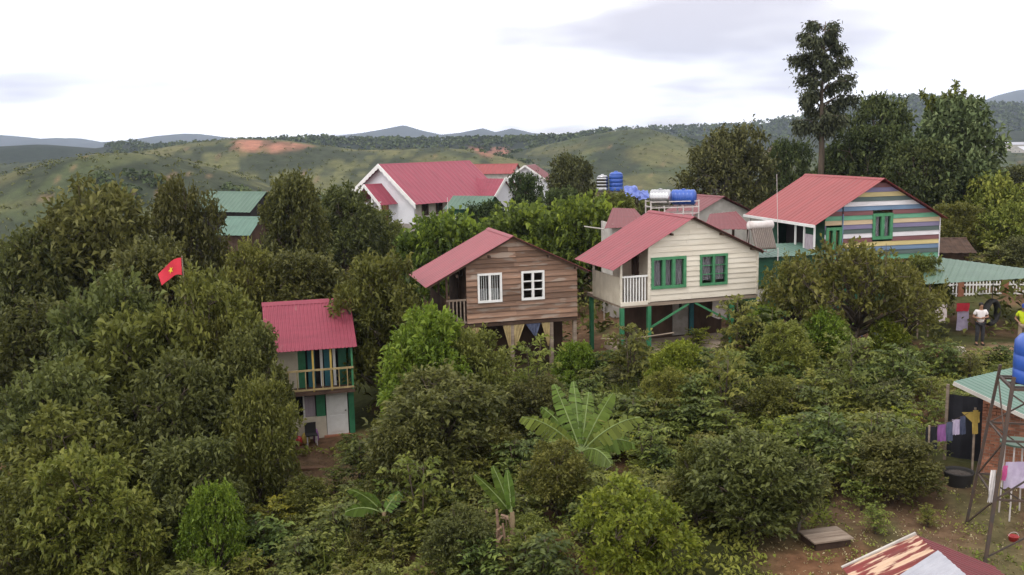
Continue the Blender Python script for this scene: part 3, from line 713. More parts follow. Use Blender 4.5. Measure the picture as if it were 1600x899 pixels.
# ---- striped house
def striped_house():
    rng = random.Random(8)
    O = (14.46, 44.0, -5.87); H = thing('striped_house', 'house with rainbow-striped gable boards, green windows and a red roof', 'house', O, 12.75)
    W, D = 5.98, 6.4; apex, left, right = (2.78, 3.79), (-.72, 1.76), (6.22, 1.83); gz = hgt(17, 45) - O[2]
    sl = [line_slope(left, apex, .06), line_slope(apex, right, .06)]
    wins = [(2.42, 3.45, .97, 2.16), (.05, .85, .45, 1.59)]
    zs = sorted(set([round(.02+.21*k, 3) for k in range(18)])); zs = [0.0] + zs[1:]
    order = ['green', 'dark', 'blue', 'cream', 'maroon', 'white', 'dark', 'purple', 'tan', 'green', 'maroon', 'blue', 'white', 'dark', 'yellow', 'purple', 'maroon', 'maroon']
    zz = []
    for z in zs: zz.append(z)
    def mt(k, i): return 'stripe_' + order[k]
    clad(H, 'striped_board', mt, .90, W, zz, [(2.42, 3.45, .99, 2.14)], sl, 0.0, 'u', (), rng, gap=.003, lap=.03)
    clad(H, 'striped_board', mt, 0, .86, zz, [(.05, .85, .45, 1.59)], sl, 0.035, 'u', (), rng, gap=.003, lap=.02)
    G().box(.86, .90, -.045, .05, 0, 2.2).obj('corner_board', 'stripe_blue', H); G().box(W-.02, W+.03, -.05, .05, 0, 1.86).obj('corner_board', 'stripe_white', H)
    window(H, *wins[0], 'green_frame', 2, 1, 0.0, ('curtain', 0, 0), fr=.13); window(H, .05, .85, .45, 1.59, 'green_frame', 2, 1, 0.03, ('tan_cloth', 0, 0), fr=.12)
    G().box(0, W, D-.06, D, 0, 1.8).obj('back_wall', 'green_wall', H)
    clad(H, 'side_board', 'green_wall', .05, D-.1, courses(0, 2.1, .25, []), [(1.9, 4.4, .1, 1.9)], (), 0.0, 'v', (), rng)
    clad(H, 'side_board', 'green_wall', .05, D-.1, courses(0, 1.8, .3, []), (), (), W-.02, 'v', (), rng, sign=1)
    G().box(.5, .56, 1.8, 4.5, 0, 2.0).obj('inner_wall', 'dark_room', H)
    roof(H, 'roof_orange', apex, left, right, -.30, 6.74, period=.4, amp=.012)
    G().box(left[0]-.05, left[0]+.0, -.32, 6.74, left[1]-.10, left[1]+.03).obj('fascia', 'white_paint', H)
    for v in (-.1, .8, 1.6, 6.3): G().box(-.62, -.55, v, v+.07, -.05, 1.78).obj('porch_post', 'white_paint', H)
    G().box(-.60, -.57, .05, .75, .0, 1.3).obj('porch_curtain', 'curtain', H)
    G().box(-.75, W, 0, D, -.18, -.02).obj('floor_deck', 'wood_dark', H)
    G().box(.1, W-.1, .25, D-.2, gz-.4, -.18).obj('lower_wall', 'green_wall', H)
striped_house()

# ---- green plank shed between the cream and the striped house
def green_shed():
    rng = random.Random(9); O = (10.1, 42.6, hgt(11.5, 42.6)-.1)
    H = thing('green_plank_shed', 'dark green plank shed squeezed between the cream house and the striped house', 'shed', O, 14)
    zt = -5.45 - O[2]
    clad(H, 'plank', 'green_wall', 0, 4.4, courses(0, zt, .22, []), [(1.0, 1.55, .9, 1.6)], (), 0, 'u', (2.3,), rng)
    clad(H, 'plank', 'green_wall', .03, 2.2, courses(0, zt, .22, []), (), (), .02, 'v', (), rng)
    G().box(1.0, 1.55, .03, .05, .9, 1.6).obj('lattice_panel', 'dirty_white', H)
    G().box(.1, 4.3, 2.14, 2.2, 0, zt).obj('back_wall', 'green_wall', H)
    G().corr((-.2, 2.3, zt+.32), (4.5, 2.3, zt+.32), (4.5, -.3, zt+.05), (-.2, -.3, zt+.05), .25, .014).obj('roof', 'roof_teal', H)
    return O, zt
gs_O, gs_zt = green_shed()

# ---- red-roofed house whose pale gable shows behind the tanks, and lean-to roofs in a dull red with shade in the colour
def back_house():
    p = at(1127, 307, 54); H = thing('pale_gable_house', 'house with a weathered white gable and dull red roof behind the cream house', 'house', (p[0], p[1], hgt(p[0], 54)-.1), 24)
    zt = p[2] - H.location[2]; W2 = 2.9; ez = zt-1.35
    g = G(); g.prism([(-W2+.2, 0, 0), (W2-.2, 0, 0), (W2-.2, 0, ez+.1), (0, 0, zt-.1), (-W2+.2, 0, ez+.1)], (0, .1, 0)); g.obj('gable_wall', 'dirty_white', H)
    g = G(); g.box(-W2+.2, -W2+.3, .1, 2.6, 0, ez); g.obj('side_wall', 'dirty_white', H); g = G(); g.box(W2-.3, W2-.2, .1, 2.6, 0, ez); g.obj('side_wall', 'dirty_white', H)
    G().box(-W2+.3, W2-.3, 2.5, 2.6, 0, ez).obj('back_wall', 'dirty_white', H)
    roof(H, 'roof_red_dull_shaded', (0, zt), (-W2-.1, ez-.02), (W2+.1, ez-.02), -.3, 2.8, period=.4)
    p = at(992, 330, 46); p2 = at(970, 348, 46)
    H = thing('red_lean_to', 'low shed with a dull red roof coloured as in shade just behind the cream house ridge', 'shed', (p[0]-.7, 46, hgt(p[0], 46)-.1), 10)
    zt = p[2]-H.location[2]
    G().corr((.25, 2.2, zt+.02), (1.4, 2.2, zt-.06), (1.4, -.4, zt-.75), (-.9, -.4, zt-.75), .3, .014).obj('roof', 'roof_red_dull_shaded', H)
    g = G(); g.box(-.4, 1.3, 0, .08, 0, zt-.75); g.obj('wall', 'dirty_white', H); g = G(); g.box(-.4, -.32, .08, 2, 0, zt-.6); g.obj('wall', 'dirty_white', H)
    g = G(); g.tube([(-1.9, -.42, zt-.62), (-.95, -.42, zt-.78)], .03, 6); g.tube([(-.95, -.42, zt-.78), (-.95, -.42, 0)], .022, 6); g.obj('gutter_pipe', 'dirty_white', H)
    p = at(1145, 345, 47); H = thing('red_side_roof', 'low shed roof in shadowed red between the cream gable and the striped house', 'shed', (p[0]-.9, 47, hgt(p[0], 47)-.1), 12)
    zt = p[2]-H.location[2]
    G().corr((.45, 1.6, zt+.22), (1.9, 1.6, zt+.30), (1.9, -.4, zt-.45), (-.75, -.4, zt-.35), .3, .014).obj('roof', 'roof_red_dull_shaded', H)
    for u, v in ((-.5, -.2), (1.7, -.2), (1.7, 1.5), (.6, 1.5)): G().box(u-.05, u+.05, v-.05, v+.05, 0, zt-.34+(.45 if v > 1 else 0)).obj('post', 'wood_dark', H)
back_house()

# ---- two-storey house with pink roof at left
def flag_house():
    rng = random.Random(4)
    O = (-8.85, 33.5, -7.32); H = thing('pink_roof_house', 'small two-storey house with a ribbed pink tin roof, yellow balcony rail and white door', 'house', O, 14.76)
    W = 3.26; gz = hgt(-7.3, 33.6) - O[2]
    G().corr((0, 2.0, 1.48), (W, 2.0, 1.48), (W, 0, 0), (0, 0, 0), .135, .022, rows=4).obj('roof_slope', 'roof_pink', H)
    G().corr((0, 2.0, 1.48), (W, 2.0, 1.48), (W, 4.0, 0), (0, 4.0, 0), .135, .022).obj('roof_slope', 'roof_pink', H)
    G().prism([(-.02, 1.85, 1.40), (-.02, 2.0, 1.53), (-.02, 2.15, 1.40), (-.02, 2.0, 1.50)], (W+.04, 0, 0)).obj('ridge_cap', 'roof_pink', H)
    zf, vw = -1.58, .85
    # upper front wall
    G().box(.22, 1.15, vw, vw+.08, zf, .35).obj('wall_panel', 'cream_panel', H); G().box(1.15, 1.42, vw-.01, vw+.08, zf, .35).obj('wall_panel', 'green_paint', H)
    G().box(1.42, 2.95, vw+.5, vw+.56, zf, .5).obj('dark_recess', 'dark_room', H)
    for u, w_, m in ((1.50, .26, 'teal_paint'), (1.95, .1, 'white_paint'), (2.1, .22, 'teal_paint'), (2.42, .1, 'white_paint'), (2.62, .3, 'green_wall')):
        G().box(u, u+w_, vw, vw+.06, zf, .3).obj('door_panel', m, H)
    G().box(.18, .26, vw, 3.3, zf, .6).obj('side_wall', 'dirty_white', H); G().box(3.0, 3.08, vw, 3.3, zf, .6).obj('side_wall', 'green_wall', H); G().box(.2, 3.0, 3.25, 3.33, gz-.3, .6).obj('back_wall', 'wood_dark', H)
    for (u0, w_) in ((.2, .06), (3.02, .06)):
        g = G(); g.prism([(u0, .6, .42), (u0, 2.0, 1.42), (u0, 3.4, .42), (u0, 3.4, .3), (u0, .6, .3)], (w_, 0, 0)); g.obj('gable_panel', 'wood_dark', H)
    # balcony
    G().box(.12, 3.12, .08, 3.3, zf-.12, zf).obj('balcony_deck', 'wood_dark', H)
    for u in (.16, 1.62, 2.26, 3.02): G().box(u, u+.07, .10, .17, zf, .02).obj('balcony_post', 'green_frame' if u in (.16, 3.02) else 'yellow_cloth', H)
    G().box(.14, 3.1, .06, .10, zf+.78, zf+.85).obj('hand_rail', 'tan_cloth', H); G().box(.14, 3.1, .06, .10, zf+.06, zf+.12).obj('hand_rail', 'tan_cloth', H)
    for k in range(9): G().box(.45+k*.3, .485+k*.3, .065, .095, zf+.12, zf+.78).obj('baluster', 'tan_cloth', H)
    # ground floor
    vl = .55
    d = G().box(2.08, 2.86, vl, vl+.06, gz+.12, zf-.14).obj('door', 'white_paint', H)
    for z0, z1 in ((gz+.22, gz+.85), (gz+.95, zf-.28)): G().box(2.20, 2.74, vl-.015, vl-.001, z0, z1).obj('door_board', 'white_paint', d)
    G().lathe([(.03, 0), (.03, .03)], (2.78, vl-.03, gz+1.0), 8).obj('door_handle', 'dark_steel', d)
    G().box(2.90, 3.10, vl-.04, vl+.1, gz-.2, zf-.12).obj('corner_post', 'green_paint', H)
    G().box(.5, 2.06, vl, vl+.1, gz-.2, gz+.85).obj('low_wall', 'cream_panel', H)
    G().box(1.72, 2.04, vl+.02, vl+.09, gz+.85, zf-.12).obj('shutter', 'green_paint', H); G().box(1.3, 1.68, vl+.12, vl+.14, gz+.85, zf-.3).obj('curtain', 'pink_cloth' if False else 'curtain', H)
    G().box(1.24, 1.30, vl+.02, vl+.09, gz+.85, zf-.12).obj('jamb', 'white_paint', H)
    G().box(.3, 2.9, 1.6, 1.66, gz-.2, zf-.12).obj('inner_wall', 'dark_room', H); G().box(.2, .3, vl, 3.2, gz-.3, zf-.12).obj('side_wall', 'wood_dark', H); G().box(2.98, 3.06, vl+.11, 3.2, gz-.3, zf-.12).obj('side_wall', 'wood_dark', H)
    G().box(1.95, 3.1, vl-.1, vl+.3, gz-.2, gz+.11).obj('door_step', 'terracotta', H); G().box(2.1, 3.3, vl-1.0, vl-.12, gz-.4, gz+.02).obj('path_slab', 'concrete', H)
    return O, gz
fh_O, fh_gz = flag_house()

# ---- white hall with a big pink-red roof and a porch
def hall():
    O = (-11.92, 88.0, -1.88); gz = hgt(-9, 90) - O[2]
    H = thing('white_hall', 'large white hall with a broad crimson roof, scalloped white bargeboards and a porch', 'hall', O, -43.65)
    L = 11.56; apex, left, right = (0, 0), (-3.94, -2.43), (5.0, -3.51)
    zb = -5.3
    g = G(); g.prism([(-3.3, .5, zb), (4.15, .5, zb), (4.15, .5, -3.0), (0, .5, -.12), (-3.3, .5, -2.15)], (0, .15, 0)); g.obj('gable_wall', 'white_wall', H)
    G().box(4.0, 4.15, .65, L-.3, zb, -3.0).obj('side_wall', 'dirty_white', H); G().box(-3.3, -3.15, .65, L-.3, zb, -2.15).obj('side_wall', 'white_wall', H)
    g = G(); g.prism([(-3.3, L-.3, zb), (4.15, L-.3, zb), (4.15, L-.3, -3.0), (0, L-.3, -.12), (-3.3, L-.3, -2.15)], (0, -.15, 0)); g.obj('gable_wall', 'white_wall', H)
    G().box(-3.35, 4.2, .45, L-.25, gz-.6, zb).obj('plinth', 'concrete', H)
    for k in range(6): w = G().box(4.14, 4.2, 1.4+k*1.7, 2.2+k*1.7, -4.6, -3.4).obj('window', 'wood_dark', H); G().box(4.2, 4.215, 1.48+k*1.7, 2.12+k*1.7, -4.52, -3.48).obj('pane', 'glass', w)
    roof(H, 'roof_pink', apex, left, right, 0, L, period=.5, amp=.02)
    def barge(p, q, v, w=.30, n=26, parent=H):
        p, q = V3(p), V3(q); a = []; b = []
        for i in range(n*3+1):
            t = i/(n*3); c = p*(1-t)+q*t; a.append((c[0], v, c[1]+.06)); b.append((c[0], v, c[1]-w-.10*abs(math.sin(math.pi*n/3*t))))
        g = G(); m = len(a); vs = a + b + [(x, y+.05, z) for x, y, z in a] + [(x, y+.05, z) for x, y, z in b]
        fs = []
        for i in range(m-1): fs += [(i, i+1, m+i+1, m+i), (2*m+i, 3*m+i, 3*m+i+1, 2*m+i+1), (i, 2*m+i, 2*m+i+1, i+1), (m+i, m+i+1, 3*m+i+1, 3*m+i)]
        g.add(vs, fs); g.obj('bargeboard', 'white_paint', parent)
    barge(apex, left, -.06); barge(apex, right, -.06)
    # porch
    pu, pz, po = -.27, -1.77, 1.5
    roof(H, 'roof_pink', (pu, pz), (pu-2.26, pz-1.8), (pu+2.26, pz-1.8), -po, .5, period=.45, amp=.02)
    barge((pu, pz), (pu-2.26, pz-1.8), -po-.06, .22, 16); barge((pu, pz), (pu+2.26, pz-1.8), -po-.06, .22, 16)
    for u in (pu-1.9, pu+1.9, pu+.9, pu-.9): G().box(u-.09, u+.09, -po+.1, -po+.28, zb-.3, pz-1.5 if abs(u-pu) > 1.5 else pz-.8).obj('porch_column', 'white_paint', H)
    G().box(pu-2.1, pu+2.1, -po, .5, zb-.45, zb-.02).obj('porch_floor', 'concrete', H)
    d = G().box(pu-.6, pu+.9, .42, .5, zb, -3.3).obj('door', 'terracotta', H)
    G().box(pu+.13, pu+.17, .40, .42, zb+.05, -3.35).obj('door_seam', 'dark_room', d)
    for k in range(8): G().box(pu-1.2, pu+1.2, -po-.3-.3*k, -po-.3*k, gz-.5, zb-.45-.19*k).obj('step', 'plaster_tan', H)
    # side wing with its own little gable near the far end
    v0, v1 = L-3.2, L+.1; vm = (v0+v1)/2
    G().corr((2.2, vm, -1.65), (6.4, vm, -1.65), (6.4, v0, -3.5), (3.0, v0, -3.5), .45, .02).obj('wing_roof', 'roof_pink', H)
    G().corr((2.2, vm, -1.65), (6.4, vm, -1.65), (6.4, v1, -3.5), (3.0, v1, -3.5), .45, .02).obj('wing_roof', 'roof_pink', H)
    G().prism([(6.2, v0+.25, zb), (6.2, v1-.25, zb), (6.2, v1-.25, -3.4), (6.2, vm, -1.8), (6.2, v0+.25, -3.4)], (-.12, 0, 0)).obj('wing_wall', 'white_wall', H)
    G().box(4.2, 6.08, v0+.25, v0+.35, gz-.4, -3.4).obj('wing_wall', 'white_wall', H)
    g = G(); g.beam((6.43, v0-.05, -3.5), (6.43, vm, -1.62), .06, .26); g.obj('bargeboard', 'white_paint', H); g = G(); g.beam((6.43, vm, -1.62), (6.43, v1+.05, -3.5), .06, .26); g.obj('bargeboard', 'white_paint', H)
hall()

# ---- simple gabled houses further back
def plain_house(name, label, px, py, Y, W, L, wall_h, rise, yaw, roofm, wallm, wins=0, over=.35, trim=None, group=None, doors=True):
    """px,py = apex of the near gable"""
    p = at(px, py, Y); gz = hgt(p[0], p[1]) - .15; zt = p[2] - gz; ez = zt - rise
    H = thing(name, label, 'house', (p[0], p[1], gz), yaw, group)
    g = G(); g.prism([(-W/2, 0, 0), (W/2, 0, 0), (W/2, 0, ez), (0, 0, zt-.08), (-W/2, 0, ez)], (0, .12, 0)); g.obj('gable_wall', wallm, H)
    g = G(); g.prism([(-W/2, L, 0), (W/2, L, 0), (W/2, L, ez), (0, L, zt-.08), (-W/2, L, ez)], (0, -.12, 0)); g.obj('gable_wall', wallm, H)
    G().box(-W/2, -W/2+.12, .12, L-.12, 0, ez).obj('side_wall', wallm, H); G().box(W/2-.12, W/2, .12, L-.12, 0, ez).obj('side_wall', wallm, H)
    k = rise/(W/2)
    roof(H, roofm, (0, zt), (-W/2-over, ez-over*k+.05), (W/2+over, ez-over*k+.05), -.3, L+.3, period=.45, amp=.02)
    for i in range(wins):
        u = -W/2 + W*(i+1)/(wins+1); w = G().box(u-.4, u+.4, -.05, -.003, ez-1.5, ez-.4).obj('window', trim or 'white_paint', H)
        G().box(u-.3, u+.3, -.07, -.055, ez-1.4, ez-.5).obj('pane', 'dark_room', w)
    if trim:
        for s in (-1, 1):
            g = G(); g.beam((0, -.33, zt-.02), (s*(W/2+over), -.33, ez-over*k+.03), .05, .22); g.obj('bargeboard', trim, H)
    return H
# long green shed in front of the hall
def green_hall_shed():
    p = at(762, 308, 74); gz = hgt(-3, 74) - .1
    H = thing('green_shed', 'long dark green shed with a grey-green tin roof in front of the white hall', 'shed', (p[0], p[1], gz), 0)
    H.rotation_euler[2] = math.radians(-28); zt = p[2]-gz; W = 2.3; L = 3.8
    # ridge runs left (local -u), gable faces +u
    G().corr((0, W/2, zt), (-L, W/2, zt), (-L, -.35, zt-.95), (0, -.35, zt-.95), .35, .016).obj('roof_slope', 'roof_green', H)
    G().corr((0, W/2, zt), (-L, W/2, zt), (-L, W+.5, zt-.95), (0, W+.5, zt-.95), .35, .016).obj('roof_slope', 'roof_green', H)
    G().prism([(-.2, 0, 0), (-.2, W, 0), (-.2, W, zt-.75), (-.2, W/2, zt-.08), (-.2, 0, zt-.75)], (-.1, 0, 0)).obj('gable_wall', 'green_wall', H)
    G().prism([(-L+.2, 0, 0), (-L+.2, W, 0), (-L+.2, W, zt-.75), (-L+.2, W/2, zt-.08), (-L+.2, 0, zt-.75)], (.1, 0, 0)).obj('gable_wall', 'green_wall', H)
    G().box(-L+.3, -.3, 0, .1, 0, zt-.78).obj('front_wall', 'green_wall', H); G().box(-L+.3, -.3, W-.1, W, 0, zt-.78).obj('back_wall', 'green_wall', H)
    for u in (-3.1, -1.75): G().box(u-.22, u+.22, -.05, -.003, zt-2.5, zt-1.4).obj('white_panel', 'white_paint', H)
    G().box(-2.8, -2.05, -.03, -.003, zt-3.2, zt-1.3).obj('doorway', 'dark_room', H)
green_hall_shed()
plain_house('green_roof_house', 'house with a grey-green tin roof half hidden by trees left of the white hall', 412, 300, 78, 3.4, 6, 2.2, 1.3, 62, 'roof_green', 'dark_room', 0)
plain_house('low_teal_roof_house', 'lower small building with a teal tin roof below the grey-green roofed house', 404, 339, 70, 2.6, 2.4, 2, 1.0, 70, 'roof_teal', 'wood_dark', 0)
plain_house('white_gable_house', 'distant white gabled house behind the green shed and trees', 821, 259, 118, 4.5, 6, 3, 1.6, -12, 'roof_red_dull_shaded', 'white_wall', 1, trim='white_paint')
plain_house('red_roof_cottage', 'distant cottage with an orange-red roof beside the white gabled house', 806, 256, 128, 4.2, 6.5, 3, 1.1, 75, 'roof_orange', 'dirty_white', 1)
plain_house('crimson_roof_cottage', 'small far cottage roof showing crimson between the hall and the white gable', 800, 285, 108, 3.2, 4, 2.5, 1.1, 40, 'roof_pink', 'dirty_white', 0)
plain_house('grey_roof_house', 'distant pale grey house at the far right edge under the dark ridge', 1590, 229, 690, 9, 14, 3, 2.5, -60, 'tin', 'dirty_white', 2)
plain_house('long_white_building', 'long low pale building far off at the right edge of the valley', 1605, 222, 715, 9, 30, 3, 1.8, 72, 'tin_white', 'dirty_white', 2)
plain_house('teal_roof_cottage', 'cottage with a pale teal roof at the right edge behind the yellowish trees', 1610, 292, 75, 4, 5, 2.5, .8, -70, 'roof_teal', 'wood_dark', 0)
plain_house('brown_shack', 'dark brown shack with a rusty roof behind the green canopy', 1500, 372, 50, 3.4, 3.5, 2.2, .5, 80, 'wood_dark', 'wood_dark', 0)

# ================================================================== YARD THINGS
# ---- brick shed with teal roof at the right edge
def brick_shed():
    rng = random.Random(6); O = at(1530, 738, 25.5); gz = hgt(O[0], O[1]); yaw = -35
    H = thing('brick_shed', 'red brick shed with a teal tin roof at the right edge', 'shed', (O[0], O[1], gz-.05), yaw)
    def ztop(u): return 2.28 - .30*u
    G().box(0, 1.55, .03, .14, 0, 1.75).obj('mortar_bed', 'mortar', H)
    bl, bh, j = .235, .092, .018; me = {}
    z = .02; k = 0
    while z < 2.2:
        u = 0.0 if k % 2 == 0 else -bl/2
        while u < 1.55:
            a, b = max(u, 0), min(u+bl-j, 1.55)
            if b-a > .04 and z+bh < ztop(b)+.02:
                w = round(b-a, 3)
                if w not in me:
                    me[w] = G().box(0, w, 0, .12, 0, bh-j).mesh('brick'); me[w].materials.append(MATS['brick'])
                link('brick', me[w], None, H, (a, .005+rng.uniform(-.006, .006), z+rng.uniform(-.002, .002)))
            u += bl
        z += bh; k += 1
    G().box(1.56, 2.6, .02, .14, 0, 1.6).obj('plaster_wall', 'plaster_tan', H)
    G().box(.0, .13, .15, 2.4, 0, 2.2).obj('side_wall', 'mortar', H)
    G().box(.14, 2.6, 2.4, 2.5, 0, 1.6).obj('back_wall', 'mortar', H)
    # roof: falls to the right
    A, B = at(1490, 596, 25.0), at(1640, 667, 23.2); C, D = at(1660, 560, 27.0), at(1590, 573, 28.0)
    y = math.radians(-yaw); M = lambda p: (lambda q: (q[0]*math.cos(y)-q[1]*math.sin(y), q[0]*math.sin(y)+q[1]*math.cos(y), q[2]))(p - V3(H.location))
    a, b, c, d = map(V3, map(M, (A, B, C, D)))
    G().corr(a, d, d+(b-a), b, .28, .014).obj('roof', 'roof_teal', H)
    g = G(); g.beam(a-(0, .03, .05), b-(0, .03, .05), .03, .10); g.obj('fascia', 'dirty_white', H)
    # dark sheet hung in the open bay to the left of the bricks
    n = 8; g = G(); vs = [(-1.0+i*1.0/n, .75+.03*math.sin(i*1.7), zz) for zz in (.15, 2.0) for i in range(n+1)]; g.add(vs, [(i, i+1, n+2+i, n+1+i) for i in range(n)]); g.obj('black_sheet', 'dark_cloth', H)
    G().box(-1.06, -.98, .62, .70, 0, 2.3).obj('post', 'wood_grey', H)
    return H
brick_shed()

def cloth(name, label, px, py, Y, w, h, mat, lean=0.0, wave=.03, group='laundry on the line beside the brick shed', yaw=0.0, shape=None, cat='cloth'):
    p = at(px, py, Y); n, m = 7, 5; vs = []
    for r in range(m+1):
        t = r/m
        for i in range(n+1):
            s = i/n-.5; ww = w*(1 - (shape or 0)*t)
            vs.append((s*ww + lean*t, wave*math.sin(i*1.9+r*.8+px)*(.3+t), -h*t - .02*math.sin(i*2.5)*t))
    N = len(vs); vs += [(x, y+.012, z) for x, y, z in vs]
    fs = [(r*(n+1)+i, r*(n+1)+i+1, (r+1)*(n+1)+i+1, (r+1)*(n+1)+i) for r in range(m) for i in range(n)]
    fs += [(N+a, N+d, N+c, N+b) for a, b, c, d in fs]
    o = G().add(vs, fs).obj(name, mat, None, p, math.radians(yaw), True)
    return tag(o, label, cat, group)
# laundry line beside the shed
l0, l1 = at(1452, 668, 24.8), at(1524, 640, 25.2)
H = thing('clothes_line', 'sagging clothes line strung between two poles beside the brick shed', 'clothes line', (l0[0], l0[1], hgt(l0[0], l0[1])))
g = G(); g.tube([(0, 0, -.2), (0, 0, l0[2]-H.location[2]+.05)], .03, 6); g.obj('pole', 'wood_grey', H)
d = l1-l0; zt0 = l0[2]-H.location[2]
g = G(); g.tube([(d[0], d[1], hgt(l1[0], l1[1])-H.location[2]-.2), (d[0], d[1], zt0+d[2]+.05)], .03, 6); g.obj('pole', 'wood_grey', H)
g = G(); g.tube([(d[0]*t, d[1]*t, zt0+d[2]*t-.06*math.sin(math.pi*t)) for t in np.linspace(0, 1, 9)], .008, 4); g.obj('line', 'dark_steel', H)
def online(t): q = l0+d*t; return q - np.array([0, .02, .07*math.sin(math.pi*t)])
def pc(name, label, t, w, h, mat, cat='cloth', shape=0, lean=0, dy=0):
    q = online(t); o = cloth(name, label, 0, 0, 1, w, h, mat, lean, shape=shape, cat=cat); o.location = (q[0], q[1]-dy, q[2]); return o
pc('dark_garment', 'black garment with a white tab at the left end of the clothes line', .05, .30, .62, 'dark_cloth', 'garment')
pc('purple_garment', 'purple garment hanging on the clothes line next to the black one', .27, .22, .46, 'purple_cloth', 'garment')
pc('grey_garment', 'dark blue-grey garment between the purple and pale ones on the line', .44, .17, .52, 'denim', 'garment')
pc('pale_garment', 'pale lilac-white garment in the middle of the clothes line', .58, .22, .42, 'lilac_cloth', 'garment', shape=.2)
pc('blue_garment', 'narrow dark denim garment beside the yellow cloth on the line', .73, .15, .50, 'denim', 'garment')
pc('yellow_cloth', 'mustard yellow cloth draped over the right end of the clothes line', .90, .50, .30, 'yellow_cloth', shape=.65, lean=.14)
pc('yellow_trousers', 'narrow mustard yellow strip hanging down at the right end of the line', .99, .14, .66, 'yellow_cloth', dy=.04)

# ---- black tub, planks, red bucket, table
p = gnd(1497, 758); H = thing('water_tub', 'round black tub with water standing in the yard by the brick shed', 'tub', p)
G().lathe([(.30, -.02), (.33, .02), (.375, .34), (.395, .37), (.395, .40), (.365, .40), (.35, .36), (.30, .06)], seg=24).obj('shell', 'black_rubber', H, smooth=True)
G().lathe([(.345, .30), (.345, .31)], seg=24).obj('water', 'water', H)
p = gnd(1290, 852); H = thing('plank_stack', 'pale plank top resting on a low wooden box in the red soil', 'plank', p, 14)
for k in range(3): G().box(-.52, .52, -.36+k*.25, -.115+k*.25, .23+.004*k, .265+.004*k).obj('plank', 'wood_grey', H)
G().box(-.46, .46, -.32, .34, -.06, .22).obj('box_side', 'wood_dark', H)
p = gnd(1583, 848); H = thing('red_bucket', 'small red bucket on the ground under the water tower', 'bucket', p)
G().lathe([(.085, 0), (.12, .16), (.128, .165), (.112, .165), (.08, .015)], seg=16).obj('pail', 'red_plastic', H, smooth=True)
G().tube([(.12*math.cos(t), 0, .16+.10*math.sin(t)) for t in np.linspace(0, math.pi, 9)], .006, 5).obj('handle', 'white_steel', H)
p = at(1592, 690, 22.6); z = hgt(p[0], p[1]); H = thing('green_table', 'small pale green table beside the water tower', 'table', (p[0], p[1], z))
h_ = p[2]-z; G().lathe([(.42, h_-.04), (.42, h_)], seg=18).obj('table_top', 'roof_green', H)
for k in range(4):
    a = math.pi/4+k*math.pi/2; G().tube([(.3*math.cos(a), .3*math.sin(a), h_-.03), (.36*math.cos(a), .36*math.sin(a), -.03)], .02, 6).obj('leg', 'white_steel', H)

# ---- water tower with blue tank
def water_tower():
    c = at(1622, 600, 21.2); gz = hgt(c[0], c[1]); zt = c[2]-gz
    H = thing('tank_tower', 'dark angle-iron tower with splayed legs carrying the blue tank', 'water tower', (c[0], c[1], gz), -14)
    T = [(-.66, -.6), (.66, -.6), (.66, .6), (-.66, .6)]; f = 1.75
    legp = [((x*f, y*f, -.25), (x, y, zt+(.28 if i in (0, 3) else 0))) for i, (x, y) in enumerate(T)]
    for i, (a, b) in enumerate(legp):
        G().beam(a, b, .075 if i == 0 else .06, .06).obj('leg', 'dark_steel', H)
    def pt(i, t): a, b = V3(legp[i % 4][0]), V3((T[i % 4][0], T[i % 4][1], zt)); return a*(1-t)+b*t
    for i in range(4):
        for t in (.40, .72): G().beam(pt(i, t), pt(i+1, t), .035, .045).obj('rung', 'dark_steel', H)
        G().beam(pt(i, .40), pt(i+1, .72), .028, .035).obj('brace', 'dark_steel', H); G().beam(pt(i, .97), pt(i+1, .72), .028, .035).obj('brace', 'dark_steel', H); G().beam(pt(i, .08), pt(i+1, .40), .028, .035).obj('brace', 'dark_steel', H)
        a, b = V3((*T[i], zt)), V3((*T[(i+1) % 4], zt)); G().beam(a, b, .06, .06).obj('platform_bar', 'dark_steel', H)
    for k in range(3): G().box(-.62, .62, -.42+.42*k-.03, -.42+.42*k+.03, zt-.02, zt+.03).obj('platform_bar', 'dark_steel', H)
    H2 = thing('blue_water_tank', 'bright blue plastic water tank on the dark tower at the right edge', 'water tank', (c[0]+.02, c[1], c[2]+.035))
    G().lathe([(.52, 0), (.55, .03), (.55, .30), (.535, .32), (.55, .34), (.55, .64), (.535, .66), (.55, .68), (.54, .95), (.44, 1.08), (.2, 1.15), (.2, 1.2), (.0, 1.2)], seg=28).obj('shell', 'blue_tank', H2, smooth=True)
    G().lathe([(.22, 1.2), (.22, 1.25), (.05, 1.27)], seg=20).obj('lid', 'blue_tank', H2)
water_tower()
for i, (px, py, Y, w, h, m, lab) in enumerate([(1590, 722, 20.9, .52, .62, 'lilac_cloth', 'pale lilac sheet hanging on the water tower frame'), (1572, 728, 20.8, .10, .34, 'pink_cloth', 'small bright pink cloth beside the lilac sheet'),
        (1553, 735, 20.7, .12, .75, 'white_shirt', 'white cloth hanging from the tower leg'), (1562, 735, 20.9, .13, .7, 'tan_cloth', 'olive cloth hanging beside the white one on the tower')]):
    cloth('hanging_cloth', lab, px, py, Y, w, h, m, group='laundry hung on the water tower', lean=-.05)

